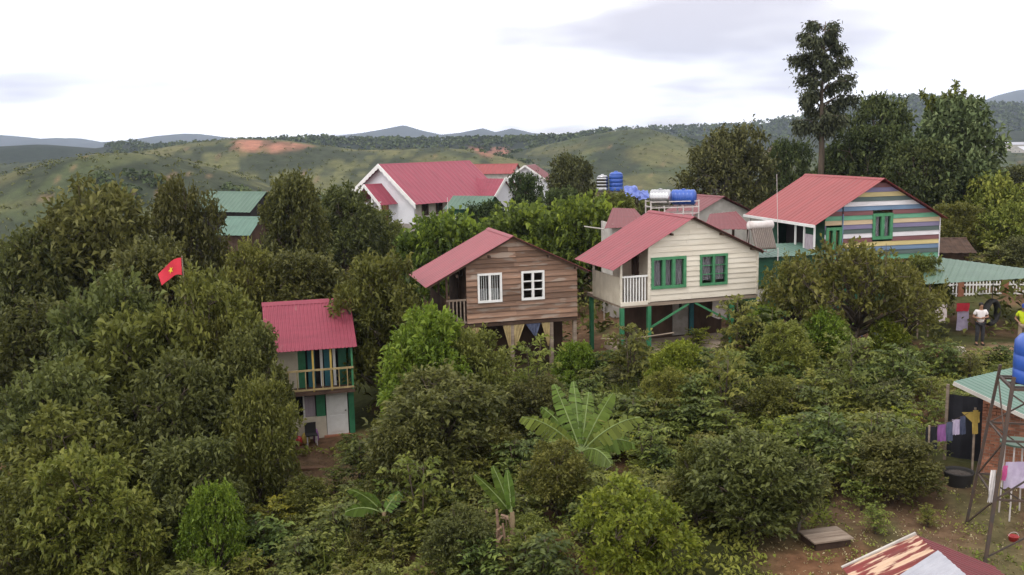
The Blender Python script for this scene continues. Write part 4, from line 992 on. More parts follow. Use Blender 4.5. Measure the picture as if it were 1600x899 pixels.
# ---- rusty roofed shed in the bottom right corner
def rusty_shed():
    p = at(1432, 836, 17.7); gz = hgt(p[0], 16)
    H = thing('rusty_shed', 'shed with a peeling rust-red corrugated roof in the bottom right corner', 'shed', (p[0], p[1], gz-.05), 0)
    zr = p[2]-gz+.05; ze = zr-.66
    G().corr((0, 0, zr), (.15, -4, zr), (-1.3, -4, ze), (-1.42, 0, ze), .17, .022, rows=4).obj('roof_slope', 'roof_rust', H)
    G().corr((0, 0, zr), (.15, -4, zr), (1.65, -4, ze), (1.5, 0, ze), .17, .022, rows=4).obj('roof_slope', 'roof_red_dull_shaded', H)
    k = .66/1.4
    def on(u, v): return (u, v, zr+u*k+.045)
    g = G(); g.corr(on(-.02+.06, -.85), on(.02+.06, -2.6), on(-1.25, -2.6), on(-1.05, -1.15), .17, .018, rows=3); g.obj('patch_sheet', 'tin_white', H, label='pale bare tin sheet patching the rusty roof')
    g = G(); g.beam((-1.42, .03, ze+.0), (0, .03, zr+.02), .05, .05); g.obj('rake_edge', 'dirty_white', H)
    for u, v in ((-1.25, -.15), (1.3, -.15), (-1.2, -3.8), (1.45, -3.8)): G().box(u-.05, u+.05, v-.05, v+.05, -.1, ze+.04).obj('post', 'wood_dark', H)
    G().box(-1.2, 1.25, -.2, -.16, -.1, ze+.0).obj('wall', 'wood_dark', H)
rusty_shed()

# ---- pavilion with green roof, tyre swing, fence, people
def pavilion():
    A, B, C, D = at(1436, 445, 39), at(1640, 433, 38.5), at(1650, 426, 41), at(1455, 401, 43)
    c = (A+B+C+D)/4; gz = hgt(c[0], c[1]); H = thing('green_canopy', 'open shelter with a low grey-green tin roof on thin posts', 'shelter', (c[0], c[1], gz)); o = V3(H.location)
    G().corr(D-o, C-o, B-o, A-o, .3, .012, rows=4).obj('roof', 'roof_green', H)
    for P in (A*.97+D*.03, B*.95+C*.05, C, D*.96+B*.04, at(1453, 444, 39.4)): q = P-o; G().tube([(q[0], q[1], hgt(P[0], P[1])-gz-.2), (q[0], q[1], q[2]-.02)], .035, 6).obj('post', 'wood_grey', H)
    return o
pavilion()
p = at(1549, 488, 39.6); H = thing('tyre_swing', 'large black tyre hanging on a rope under the green canopy', 'tyre', p, 35)
g = G(); R_, r_ = .48, .13
vs = [((R_+r_*math.cos(b)*.8)*math.cos(a), r_*1.1*math.sin(b), (R_+r_*math.cos(b)*.8)*math.sin(a)) for a in np.linspace(0, 2*math.pi, 28, False) for b in np.linspace(0, 2*math.pi, 10, False)]
g.add(vs, [(i*10+j, i*10+(j+1) % 10, ((i+1) % 28)*10+(j+1) % 10, ((i+1) % 28)*10+j) for i in range(28) for j in range(10)]); g.obj('tyre', 'black_rubber', H, smooth=True)
G().tube([(0, 0, .5), (.02, 0, 1.4)], .018, 5).obj('rope', 'dark_steel', H)
def fence():
    p = at(1480, 466, 47); gz = hgt(p[0], 47); H = thing('picket_fence', 'white picket fence between brick posts behind the tyre swing', 'fence', (p[0], 47, p[2]), -4)
    for u in (.62, 2.75): G().box(u-.13, u+.13, -.1, .1, gz-p[2]-.3, .95).obj('brick_post', 'terracotta', H)
    for z in (.16, .62): G().box(-.3, 3.9, .0, .04, z, z+.07).obj('rail', 'white_paint', H)
    me = G().prism([(0, 0, 0), (.055, 0, 0), (.055, 0, .76), (.027, 0, .82), (0, 0, .76)], (0, .02, 0)).mesh('picket'); me.materials.append(MATS['white_paint'])
    for k in range(26):
        u = -.25+k*.16
        if abs(u-.60) > .17 and abs(u-2.73) > .17: link('picket', me, None, H, (u, -.025, .03))
    G().box(-.3, 3.9, .03, .25, gz-p[2]-.4, .05).obj('base_wall', 'concrete', H)
fence()

def skinned(name, J, E, mat, parent, root=0, sub=2):
    me = bpy.data.meshes.new(name); me.from_pydata([j[0] for j in J], E, []); me.update()
    o = bpy.data.objects.new(name, me); COL.objects.link(o); o.parent = parent
    md = o.modifiers.new('skin', 'SKIN'); md.use_smooth_shade = True
    for i, j in enumerate(J):
        r = j[1]; r = r if hasattr(r, '__len__') else (r, r)
        me.skin_vertices[0].data[i].radius = r
    me.skin_vertices[0].data[root].use_root = True
    s = o.modifiers.new('sub', 'SUBSURF'); s.levels = sub; s.render_levels = sub
    me.materials.append(MATS[mat]); return o
def person(label, loc, yaw, elbows, wrists, shirt, trousers, hat=None, step=.0):
    H = thing('person', label, 'person', loc, yaw)
    J = [((0,0,.93),(.13,.10)), ((0,0,1.12),(.125,.09)), ((0,0,1.30),(.14,.095)), ((0,0,1.43),(.055,.055)), ((0,-.015,1.50),(.062,.068)), ((0,-.02,1.58),(.078,.092)), ((0,0,1.66),(.062,.075))]
    E = [(0,1),(1,2),(2,3),(3,4),(4,5),(5,6)]
    SJ = [((0,0,.86),(.155,.12)), ((0,0,1.12),(.15,.115)), ((0,0,1.30),(.165,.115)), ((0,0,1.40),(.085,.075))]; SE = [(0,1),(1,2),(2,3)]
    TJ = [((0,0,.95),(.145,.115))]; TE = []
    for k, s in enumerate((-1, 1)):
        e, w = V3(elbows[k]), V3(wrists[k]); sh = V3((s*.175, 0, 1.375)); n = len(J)
        hd = (w-e)/np.linalg.norm(w-e); side = np.cross(hd, (0, 0, 1)); side /= np.linalg.norm(side)+1e-9
        palm = w+hd*.07
        J += [(tuple(sh), .052), (tuple(e), .040), (tuple(w), .028), (tuple(palm), (.038, .018))]; E += [(2, n), (n, n+1), (n+1, n+2), (n+2, n+3)]
        for q, (off, ln) in enumerate(((-.026, .065), (-.009, .080), (.009, .076), (.026, .06))):
            m = len(J); b = palm+side*off+hd*.02; J += [(tuple(b+hd*ln*.5), .009), (tuple(b+hd*ln*.9-np.array([0, 0, .018])), .008)]; E += [(n+3, m), (m, m+1)]
        m = len(J); J.append((tuple(w+hd*.05+side*.05*s+np.array([0, 0, .02])), .010)); E.append((n+3, m))
        ns = len(SJ); SJ += [(tuple(sh), .075), (tuple(sh*.35+e*.65), .066)]; SE += [(2, ns), (ns, ns+1)]
        n = len(J); st = step*s
        J += [((s*.09, 0, .86), .085), ((s*.105, -.03+st*.5, .48), .058), ((s*.11, .02+st, .10), .042), ((s*.115, -.05+st, .05), (.04, .035)), ((s*.12, -.16+st, .035), (.042, .028))]; E += [(0, n), (n, n+1), (n+1, n+2), (n+2, n+3), (n+3, n+4)]
        nt_ = len(TJ); TJ += [((s*.09, 0, .86), .10), ((s*.105, -.03+st*.5, .48), .078), ((s*.11, .02+st, .11), .066)]; TE += [(0, nt_), (nt_, nt_+1), (nt_+1, nt_+2)]
    skinned('body', J, E, 'skin', H); skinned('shirt', SJ, SE, shirt, H); skinned('trousers', TJ, TE, trousers, H)
    G().lathe([(.0, -.02), (.088, -.02), (.094, .03), (.082, .085), (.05, .115), (.0, .122)], (0, .012, 1.60), 14).obj('hair', 'hair', H, smooth=True)
    f = G(); [f.lathe([(.0, -.008), (.010, 0), (.0, .008)], (s*.03, -.108, 1.588), 8) for s in (-1, 1)]; f.obj('eyes', 'hair', H)
    G().prism([(-.012, -.108, 1.545), (.012, -.108, 1.545), (0, -.108, 1.585)], (0, -.02, -.004)).obj('nose', 'skin', H)
    G().box(-.022, .022, -.103, -.095, 1.518, 1.526).obj('mouth', 'terracotta', H)
    if hat:
        g = G(); g.lathe([(.098, 0), (.102, .04), (.09, .09), (.05, .125), (.0, .13)], (0, .01, 1.61), 16); g.prism([(-.08, -.07, 1.615), (.08, -.07, 1.615), (.065, -.20, 1.60), (-.065, -.20, 1.60)], (0, 0, .012)); g.obj('cap', hat, H, smooth=True)
    for s in (-1, 1): g = G(); g.prism([(s*.12-.045, .06, .0), (s*.12+.045, .06, .0), (s*.12+.05, -.14, .0), (s*.12, -.21, .0), (s*.12-.05, -.14, .0)], (0, 0, .06)); g.v = [(x, y+step*s, z) for x, y, z in g.v]; g.obj('shoe', 'black_rubber', H)
    return H
p = gnd(1530, 539, 30, 50); z = hgt(p[0], p[1])
person('person in a white T-shirt and dark trousers standing with folded arms by the tyre', (p[0], p[1], z+.0), -8, [(-.29, .02, 1.13), (.29, .02, 1.13)], [(-.04, -.19, 1.10), (.05, -.21, 1.14)], 'white_shirt', 'black_trousers')
q = at(1597, 540, p[1]-.4); z = hgt(q[0], q[1])
person('person in a lime yellow top and blue cap at the right edge', (q[0], q[1], z), -30, [(-.30, .05, 1.12), (.30, .0, 1.10)], [(-.16, -.22, 1.02), (.18, -.24, 1.08)], 'lime_shirt', 'tan_trousers', 'blue_cap', .05)
# cloths and things under the canopy
for px, py, Y, w, h, m, lab in [(1471, 476, 39.2, .48, .75, 'pale_cloth', 'beige cloth hanging from the green canopy'), (1505, 474, 40.2, .55, .35, 'flag_red', 'crimson cloth hanging beside the person in white'), (1505, 483, 40.35, .50, .95, 'lilac_cloth', 'greyish lilac sheet hanging behind the crimson cloth')]:
    cloth('hanging_cloth', lab, px, py, Y, w, h, m, group='cloths hung under the canopy')
pA, pB = at(1458, 474, 40.3), at(1522, 473, 40.3)
g = G(); g.tube([(0, 0, 0), tuple((pB-pA)*.5-np.array([0, 0, .03])), tuple(pB-pA)], .008, 4); tag(g.obj('drying_line', 'dark_steel', None, pA), 'thin drying line strung under the green canopy', 'line')
p = gnd(1397, 522, 30, 50); H = thing('red_cart', 'red box-shaped vendor cart in the shade left of the green canopy', 'cart', (p[0], p[1], hgt(p[0], p[1])), 6)
G().box(-.62, .62, -.25, .25, .22, .62).obj('body', 'red_plastic', H); G().box(-.1, .12, -.265, -.252, .34, .56).obj('front_panel', 'blue_tarp', H); G().box(-.66, .66, -.28, .28, .62, .66).obj('top', 'wood_dark', H)
for sx in (-.5, .5):
    for sy in (-.2, .2): G().box(sx-.03, sx+.03, sy-.03, sy+.03, -.05, .22).obj('leg', 'dark_steel', H)
rr = random.Random(21)
for cx, cy, n, gname, lab in [(1362, 528, 7, 'pale lumps heaped left of the red cart', 'pale lump of plastic or stone heaped near the red cart'), (1475, 552, 9, 'scrap heaped in front of the canopy post', 'scrap piece in the heap in front of the canopy post')]:
    for k in range(n):
        p = gnd(cx+rr.uniform(-26, 26), cy+rr.uniform(-8, 8), 28, 48); a = rr.uniform(.12, .26); g = G()
        ang = [(i/7*2*math.pi) for i in range(7)]; base = [(a*rr.uniform(.7, 1.2)*math.cos(t), a*rr.uniform(.5, .9)*math.sin(t), -.05) for t in ang]; top = [(x*.6, y*.6, a*rr.uniform(.5, .9)) for x, y, _ in base]
        g.add(base+top, [tuple(range(6, -1, -1)), tuple(range(7, 14))]+[(i, (i+1) % 7, 7+(i+1) % 7, 7+i) for i in range(7)])
        tag(g.obj('scrap', rr.choice(['rubble', 'rubble', 'terracotta', 'denim', 'white_wall']), None, (p[0], p[1], hgt(p[0], p[1]))), lab, 'scrap', gname)

# ---- roof tanks on a white steel stand
def roof_tanks():
    c = at(1050, 324, 50); gz = hgt(c[0], 50); zt = c[2]-gz
    H = thing('tank_stand', 'white steel stand carrying the two lying water tanks behind the cream ridge', 'tank stand', (c[0], 50, gz), 8)
    w, d = 2.55, .95
    for u in (-w/2, -.55, .45, w/2):
        for v in (-d/2, d/2): G().box(u-.03, u+.03, v-.03, v+.03, -.1, zt+(.38 if abs(u) > 1 else .05)).obj('leg', 'white_steel', H)
    for v in (-d/2, d/2):
        for z in (zt, zt-.32, zt+.30): G().box(-w/2-.03, w/2+.03, v-.045, v-.02, z, z+.05).obj('rail', 'white_steel', H)
    for u in (-w/2, -.55, .45, w/2-.1): G().box(u-.02, u+.02, -d/2, d/2, zt+.052, zt+.10).obj('cross_bar', 'white_steel', H)
    def tank(u, r, L, mat, name, label):
        T = thing(name, label, 'water tank', V3(H.location)+np.array([u*math.cos(math.radians(8)), u*math.sin(math.radians(8)), zt+.10+r]), 8)
        prof = [(.0, -L/2-.10), (r*.55, -L/2-.08), (r*.9, -L/2-.02), (r, -L/2+.03)]
        for k in range(5): a = -L/2+.06+(L-.12)*k/5; prof += [(r, a), (r*.965, a+.03), (r*.965, a+.05), (r, a+.08)]
        prof += [(r, L/2-.03), (r*.9, L/2+.02), (r*.55, L/2+.08), (.0, L/2+.10)]
        g = G(); g.lathe(prof, seg=22); ang = math.radians(28); ca, sa = math.cos(ang), math.sin(ang)
        g.v = [((z*ca - x*sa), (-z*sa - x*ca) , y) for x, y, z in g.v]; g.obj('shell', mat, T, smooth=True)
        G().lathe([(.10, r-.03), (.10, r+.04), (.02, r+.05)], seg=12).obj('cap', mat, T)
    tank(-.62, .42, .95, 'steel', 'steel_water_tank', 'lying stainless steel water tank on the white stand')
    tank(.62, .40, 1.15, 'blue_tank', 'lying_blue_water_tank', 'lying blue plastic water tank on the white stand')
    tank(-.15, .26, .4, 'white_steel', 'small_white_tank', 'small white drum between the steel and the blue tank') if False else None
roof_tanks()
def upright_tanks():
    c = at(954, 300, 66); gz = hgt(c[0], 66); zt = c[2]-gz
    H = thing('tank_stand', 'thin steel frame under the upright tanks above the bright green trees', 'tank stand', (c[0], 66, gz), 0)
    for u in (-.85, -.05, .8):
        for v in (-.4, .4): G().box(u-.04, u+.04, v-.04, v+.04, -.1, zt).obj('leg', 'wood_grey', H)
    for v in (-.4, .4): G().box(-.95, .9, v-.05, v+.05, zt, zt+.06).obj('rail', 'dark_steel', H)
    for u in (-.6, .0, .55): G().box(u-.04, u+.04, -.34, .34, zt+.003, zt+.056).obj('rail', 'dark_steel', H)
    for u, r, h, mat, nm, lab in ((.38, .47, 1.25, 'blue_tank', 'upright_blue_tank', 'upright blue water tank on the thin frame'), (-.55, .40, 1.05, 'steel', 'upright_steel_tank', 'upright stainless tank beside the upright blue one')):
        T = thing(nm, lab, 'water tank', (c[0]+u, 66, c[2]+.065)); prof = [(r*.96, 0)]
        for k in range(4): a = .05+(h-.2)*k/4; prof += [(r, a), (r, a+.2), (r*.95, a+.23), (r*.95, a+.25)]
        prof += [(r, h-.12), (r*.7, h), (r*.25, h+.04), (r*.25, h+.10), (0, h+.1)]
        G().lathe(prof, seg=22).obj('shell', mat, T, smooth=True)
upright_tanks()
for px, py, w, h, lab in ((985, 298, .9, .7, 'larger crumpled blue tarpaulin right of the upright tanks'), (1003, 303, .75, .55, 'smaller crumpled blue tarpaulin beside the larger one')):
    p = at(px, py, 64); z0 = hgt(p[0], 64); T = thing('blue_tarpaulin', lab, 'tarpaulin', (p[0], 64, z0)); rg = random.Random(px); zt = p[2]-z0
    vs = [(-w/2+w*i/5, rg.uniform(-.2, .2)-.3*j, zt+h/2-h*j/4+rg.uniform(-.1, .1)) for j in range(5) for i in range(6)]
    G().add(vs, [(j*6+i, j*6+i+1, j*6+i+7, j*6+i+6) for j in range(4) for i in range(5)]).obj('sheet', 'blue_tarp', T)
    for u in (-w/2+.1, w/2-.1): G().box(u-.03, u+.03, -.05, .05, -.1, zt+h*.2).obj('prop', 'wood_dark', T)
# solar water heater standing on the green shed roof
def solar():
    c = at(1188, 352, 43.2); H = thing('solar_heater', 'solar water heater with a silver tank and dark collector on a frame', 'solar heater', (c[0], c[1], gs_O[2]+gs_zt+.12), 14)
    zt = c[2]-H.location[2]
    g = G(); g.lathe([(.0, -.62), (.17, -.60), (.20, -.57), (.20, .57), (.17, .60), (.0, .62)], seg=20); g.v = [(z, x, y+zt) for x, y, z in g.v]; g.obj('tank', 'white_steel', H, smooth=True)
    a = [(-.5, -.12, zt-.12), (.5, -.12, zt-.12), (.30, -.95, zt-.95), (-.70, -.95, zt-.95)]
    G().prism(a, (0, .05, -.05)).obj('collector', 'panel_glass', H)
    for k in range(11):
        t = (k+.5)/11; p0 = V3(a[0])*(1-t)+V3(a[1])*t; p1 = V3(a[3])*(1-t)+V3(a[2])*t; G().tube([p0+(0, -.02, .035), p1+(0, -.02, .035)], .022, 6).obj('collector_tube', 'panel_glass', H)
    for u in (-.5, .5):
        G().tube([(u, .1, zt-.15), (u, .35, -.15)], .02, 6).obj('leg', 'white_steel', H); G().tube([(u-.1, -.9, zt-.95), (u-.1, -.9, -.20)], .02, 6).obj('leg', 'white_steel', H); G().tube([(u, .3, .0), (u-.1, -.88, zt-1.0)], .015, 6).obj('strut', 'white_steel', H)
solar()
# poles
def pole(label, px, py0, Y, r, mat, arm=0, lean=0.0):
    p = at(px, py0, Y); z = hgt(p[0], Y); H = thing('pole', label, 'pole', (p[0], Y, z))
    G().tube([(0, 0, -.3), (lean*.5, 0, (p[2]-z)*.5), (lean, 0, p[2]-z)], [r*1.2, r, r*.8], 7).obj('shaft', mat, H)
    if arm: G().tube([(lean, 0, p[2]-z-.1), (lean-arm*.5, 0, p[2]-z+.12), (lean-arm, 0, p[2]-z+.1)], r*.6, 6).obj('arm', mat, H); G().box(lean-arm-.25, lean-arm+.05, -.08, .08, p[2]-z+.06, p[2]-z+.14).obj('lamp_head', 'white_paint', H)
pole('pale street lamp pole with a curved arm right of the distant white gable', 856, 283, 90, .05, 'white_steel', arm=.5)
pole('thin antenna pole rising beside the left eave of the striped house', 1222, 272, 45.5, .014, 'white_steel', lean=-.25)
pole('slender pale pole standing in front of the green shed', 699, 309, 72, .03, 'white_steel')
p = at(282, 402, 31); z = hgt(p[0], 31); H = thing('flag', 'red flag with a yellow star on a thin pole above the dark trees', 'flag', (p[0]+.05, 31, z))
zt = p[2]-z; G().tube([(0, 0, -.3), (0, 0, zt*.5), (0, 0, zt+.05)], [.03, .025, .018], 7).obj('pole', 'wood_grey', H)
def fl(s, t):   # s along the fly to the left, t down the hoist; drooping and rippling
    return np.array([-.03-.80*s + .12*t*s, -.06*math.sin(s*6+t), zt-.02-.10*s-.55*s*s*.8-.56*t*(1-.35*s)+.02*math.sin(s*7)])
g = G(); n, m = 12, 8; vs = [fl(i/n, j/m) for j in range(m+1) for i in range(n+1)]; N = len(vs); vs += [v+np.array([0, .008, 0]) for v in vs]
fs = [(j*(n+1)+i, j*(n+1)+i+1, (j+1)*(n+1)+i+1, (j+1)*(n+1)+i) for j in range(m) for i in range(n)]; fs += [(N+a, N+d_, N+c, N+b) for a, b, c, d_ in fs]
fo = g.add(vs, fs).obj('cloth', 'flag_red', H, smooth=True)
def star(dy):
    pts = [fl(.5+(.135 if k % 2 == 0 else .054)*math.sin(k*math.pi/5), .5-(.25 if k % 2 == 0 else .10)*math.cos(k*math.pi/5))+np.array([0, dy, 0]) for k in range(10)]
    c = fl(.5, .5)+np.array([0, dy, 0]); return G().add(pts+[c], [(k, (k+1) % 10, 10) for k in range(10)])
star(-.012).obj('star', 'flag_yellow', fo); star(.02).obj('star', 'flag_yellow', fo)
# by the pink-roofed house
def on_fh(u, v):
    y = math.radians(14.76); x_, y_ = fh_O[0]+u*math.cos(y)-v*math.sin(y), fh_O[1]+u*math.sin(y)+v*math.cos(y); return (x_, y_, hgt(x_, y_))
H = thing('plastic_chair', 'dark plastic chair standing left of the white door', 'chair', on_fh(1.45, -.15), 20)
G().box(-.2, .2, -.2, .2, .38, .42).obj('seat', 'black_rubber', H); G().box(-.2, .2, .16, .2, .42, .80).obj('backrest', 'black_rubber', H)
for sx in (-.17, .17):
    for sy in (-.17, .17): G().box(sx-.02, sx+.02, sy-.02, sy+.02, -.04, .38).obj('leg', 'white_steel', H)
for u, v, w, h, mm, lab in ((1.0, -.0, .25, .35, 'red_plastic', 'red plastic basin leaning at the low wall of the pink-roofed house'), (1.25, .1, .3, .4, 'yellow_cloth', 'yellow bundle in front of the low wall of the pink-roofed house'), (1.62, .12, .2, .5, 'purple_cloth', 'purple bundle left of the white door')):
    g = G(); g.lathe([(w*.35, 0), (w*.5, h*.2), (w*.48, h*.7), (w*.25, h), (.0, h*1.02)], seg=10); rg = random.Random(int(u*100)); g.v = [(x*rg.uniform(.85, 1.15), y*rg.uniform(.85, 1.15), z) for x, y, z in g.v]
    tag(g.obj('bundle', mm, None, on_fh(u, v), smooth=True), lab, 'bundle')
for k, (px, py, L) in enumerate(((430, 762, 1.5), (475, 735, 1.6), (505, 775, 1.3), (455, 790, 1.2))):
    p = gnd(px, py); g = G(); g.box(-L/2, L/2, -.12, .12, -.15, .10); tag(g.obj('terrace_log', 'stump', None, p, math.radians(12-7*k)), ['earth-brown log edging the terrace below the pink-roofed house', 'uppermost brown log edging the terrace steps', 'short brown log at the right of the terrace', 'lowest brown log of the terrace steps'][k], 'log', 'logs edging the terrace')

# ================================================================== VEGETATION
for k in range(3): make_tree(f'dark{k}', 100+k, 2.6, 5.6, .7, 34+2*k, 64, 12, .25, .105, 'dark', trunk=.10, bough=(.15, .36), shoots=16)
for k in range(2): make_tree(f'olive{k}', 120+k, 2.3, 4.8, .5, 32+k, 62, 12, .23, .09, 'olive', trunk=.09, up=.45, bough=(.15, .36), shoots=18)
for k in range(2): make_tree(f'bright{k}', 140+k, 1.6, 2.9, .1, 22, 60, 12, .15, .075, 'bright', 'leaf_bright', trunk=.07, bough=(.18, .38), shoots=12)
make_tree('mix0', 150, 2.3, 5.0, .3, 36, 60, 12, .22, .085, 'weed', 'leaf_bright', trunk=.08, bough=(.14, .34), shoots=26)
make_tree('mix1', 151, 2.3, 4.4, .3, 34, 60, 12, .23, .09, 'bright', 'leaf_bright', trunk=.08, bough=(.14, .34), shoots=26)
for k in range(2): make_tree(f'lime{k}', 160+k, 2.4, 3.6, .4, 20, 46, 9, .30, .16, 'lime', 'leaf_bright', trunk=.08, bough=(.2, .42))
for k in range(2): make_tree(f'brown{k}', 170+k, 3.0, 5.6, 1.0, 24, 50, 11, .27, .12, 'brown', 'leaf_far', bark='bark_grey', bough=(.2, .42))
for k in range(2): make_tree(f'deep{k}', 180+k, 3.0, 6.0, .5, 24, 56, 11, .30, .13, 'deep', 'leaf_far', bough=(.2, .42))
make_tree('grey0', 185, 3.0, 6.2, .4, 30, 56, 11, .32, .15, 'greygreen', 'leaf_far', bough=(.2, .36), shoots=20)
make_tree('flat0', 190, 3.0, 3.2, 1.0, 30, 52, 11, .21, .09, 'olive', squash=.5, bough=(.13, .27), trunk=.07)
make_tree('flat1', 191, 3.0, 3.4, .6, 24, 60, 12, .21, .09, 'dark', squash=.6, bough=(.18, .36), trunk=.07)
make_tree('yellowish0', 195, 2.6, 4.0, .2, 20, 46, 11, .27, .12, 'weed', 'leaf_far', bough=(.2, .4))
# shrubs
def make_shrub(key, seed, R, H, nbr, pal, ll, lw, mat='leaf', pairs=9, upright=.35, droop=.3):
    """coffee-like: upright stems with tiers of arching side branches, leaves in pairs"""
    rng = np.random.RandomState(seed); P, D, T = [], [], []; g = G()
    ns = rng.randint(2, 4)
    for s in range(ns):
        a = rng.uniform(0, 6.28); lean = rng.uniform(.05, .30)*R; top = np.array([lean*math.cos(a), lean*math.sin(a), H*rng.uniform(.8, 1.0)])
        g.tube([(0, 0, -.15), tuple(top*.5), tuple(top)], [.024, .018, .008], 5)
        for b in range(nbr):
            t = .18+.80*(b+rng.rand())/nbr; th = b*2.4+rng.uniform(-.5, .5)+s
            L = R*(1.05-.62*max(0, t-.3))*rng.uniform(.65, 1.05); o = top*t
            dirv = np.array([math.cos(th), math.sin(th), upright]); n = pairs
            pts = []
            for i in range(n+1):
                q = i/n; pts.append(o+dirv*L*q*.9-np.array([0, 0, droop*L*q*q]))
            if b % 2 == 0: g.tube([pts[0], pts[n//2], pts[n]], [.008, .006, .003], 3, cap=False)
            bt = rng.rand()
            for i in range(1, n+1):
                for sd in (-1, 1):
                    sv = np.array([-math.sin(th), math.cos(th), .15])*sd
                    P.append(pts[i]+rng.normal(size=3)*.015); D.append(sv*.9+dirv*.5+np.array([0, 0, rng.uniform(-.35, .35)])); T.append(.45*bt+.45*rng.rand()+(.25 if i >= n-1 else 0))
    P, D, T = np.array(P), np.array(D), np.clip(np.array(T), 0, 1)
    k = P[:, 2] > .03; P, D, T = P[k], D[k], T[k]; L = ll*(.75+.5*rng.rand(len(P)))
    me = leaf_mesh('crown', P, D, L, L*lw/ll, pal_col(rng, pal, T), rng, droop=.25); me.materials.append(MATS[mat])
    tm = g.mesh('stem', True); tm.materials.append(MATS['bark']); VAR[key] = (me, tm, R, H)
for k in range(4): make_shrub(f'coffee{k}', 300+k, .95, 1.5, 15, 'coffee', .17, .075)
for k in range(3): make_shrub(f'weed{k}', 320+k, .75, 1.15, 13, 'weed', .14, .05, 'leaf_bright', upright=.7, droop=.35)
for k in range(2): make_shrub(f'brush{k}', 340+k, .8, 1.2, 14, 'olive', .13, .055, 'leaf', upright=.6)
make_shrub('yellowflower0', 350, .8, 1.1, 14, 'yellow', .12, .06, 'leaf_bright', upright=.6)
make_shrub('redstem0', 355, .7, 1.0, 12, 'brown', .13, .05, 'leaf', upright=.8)

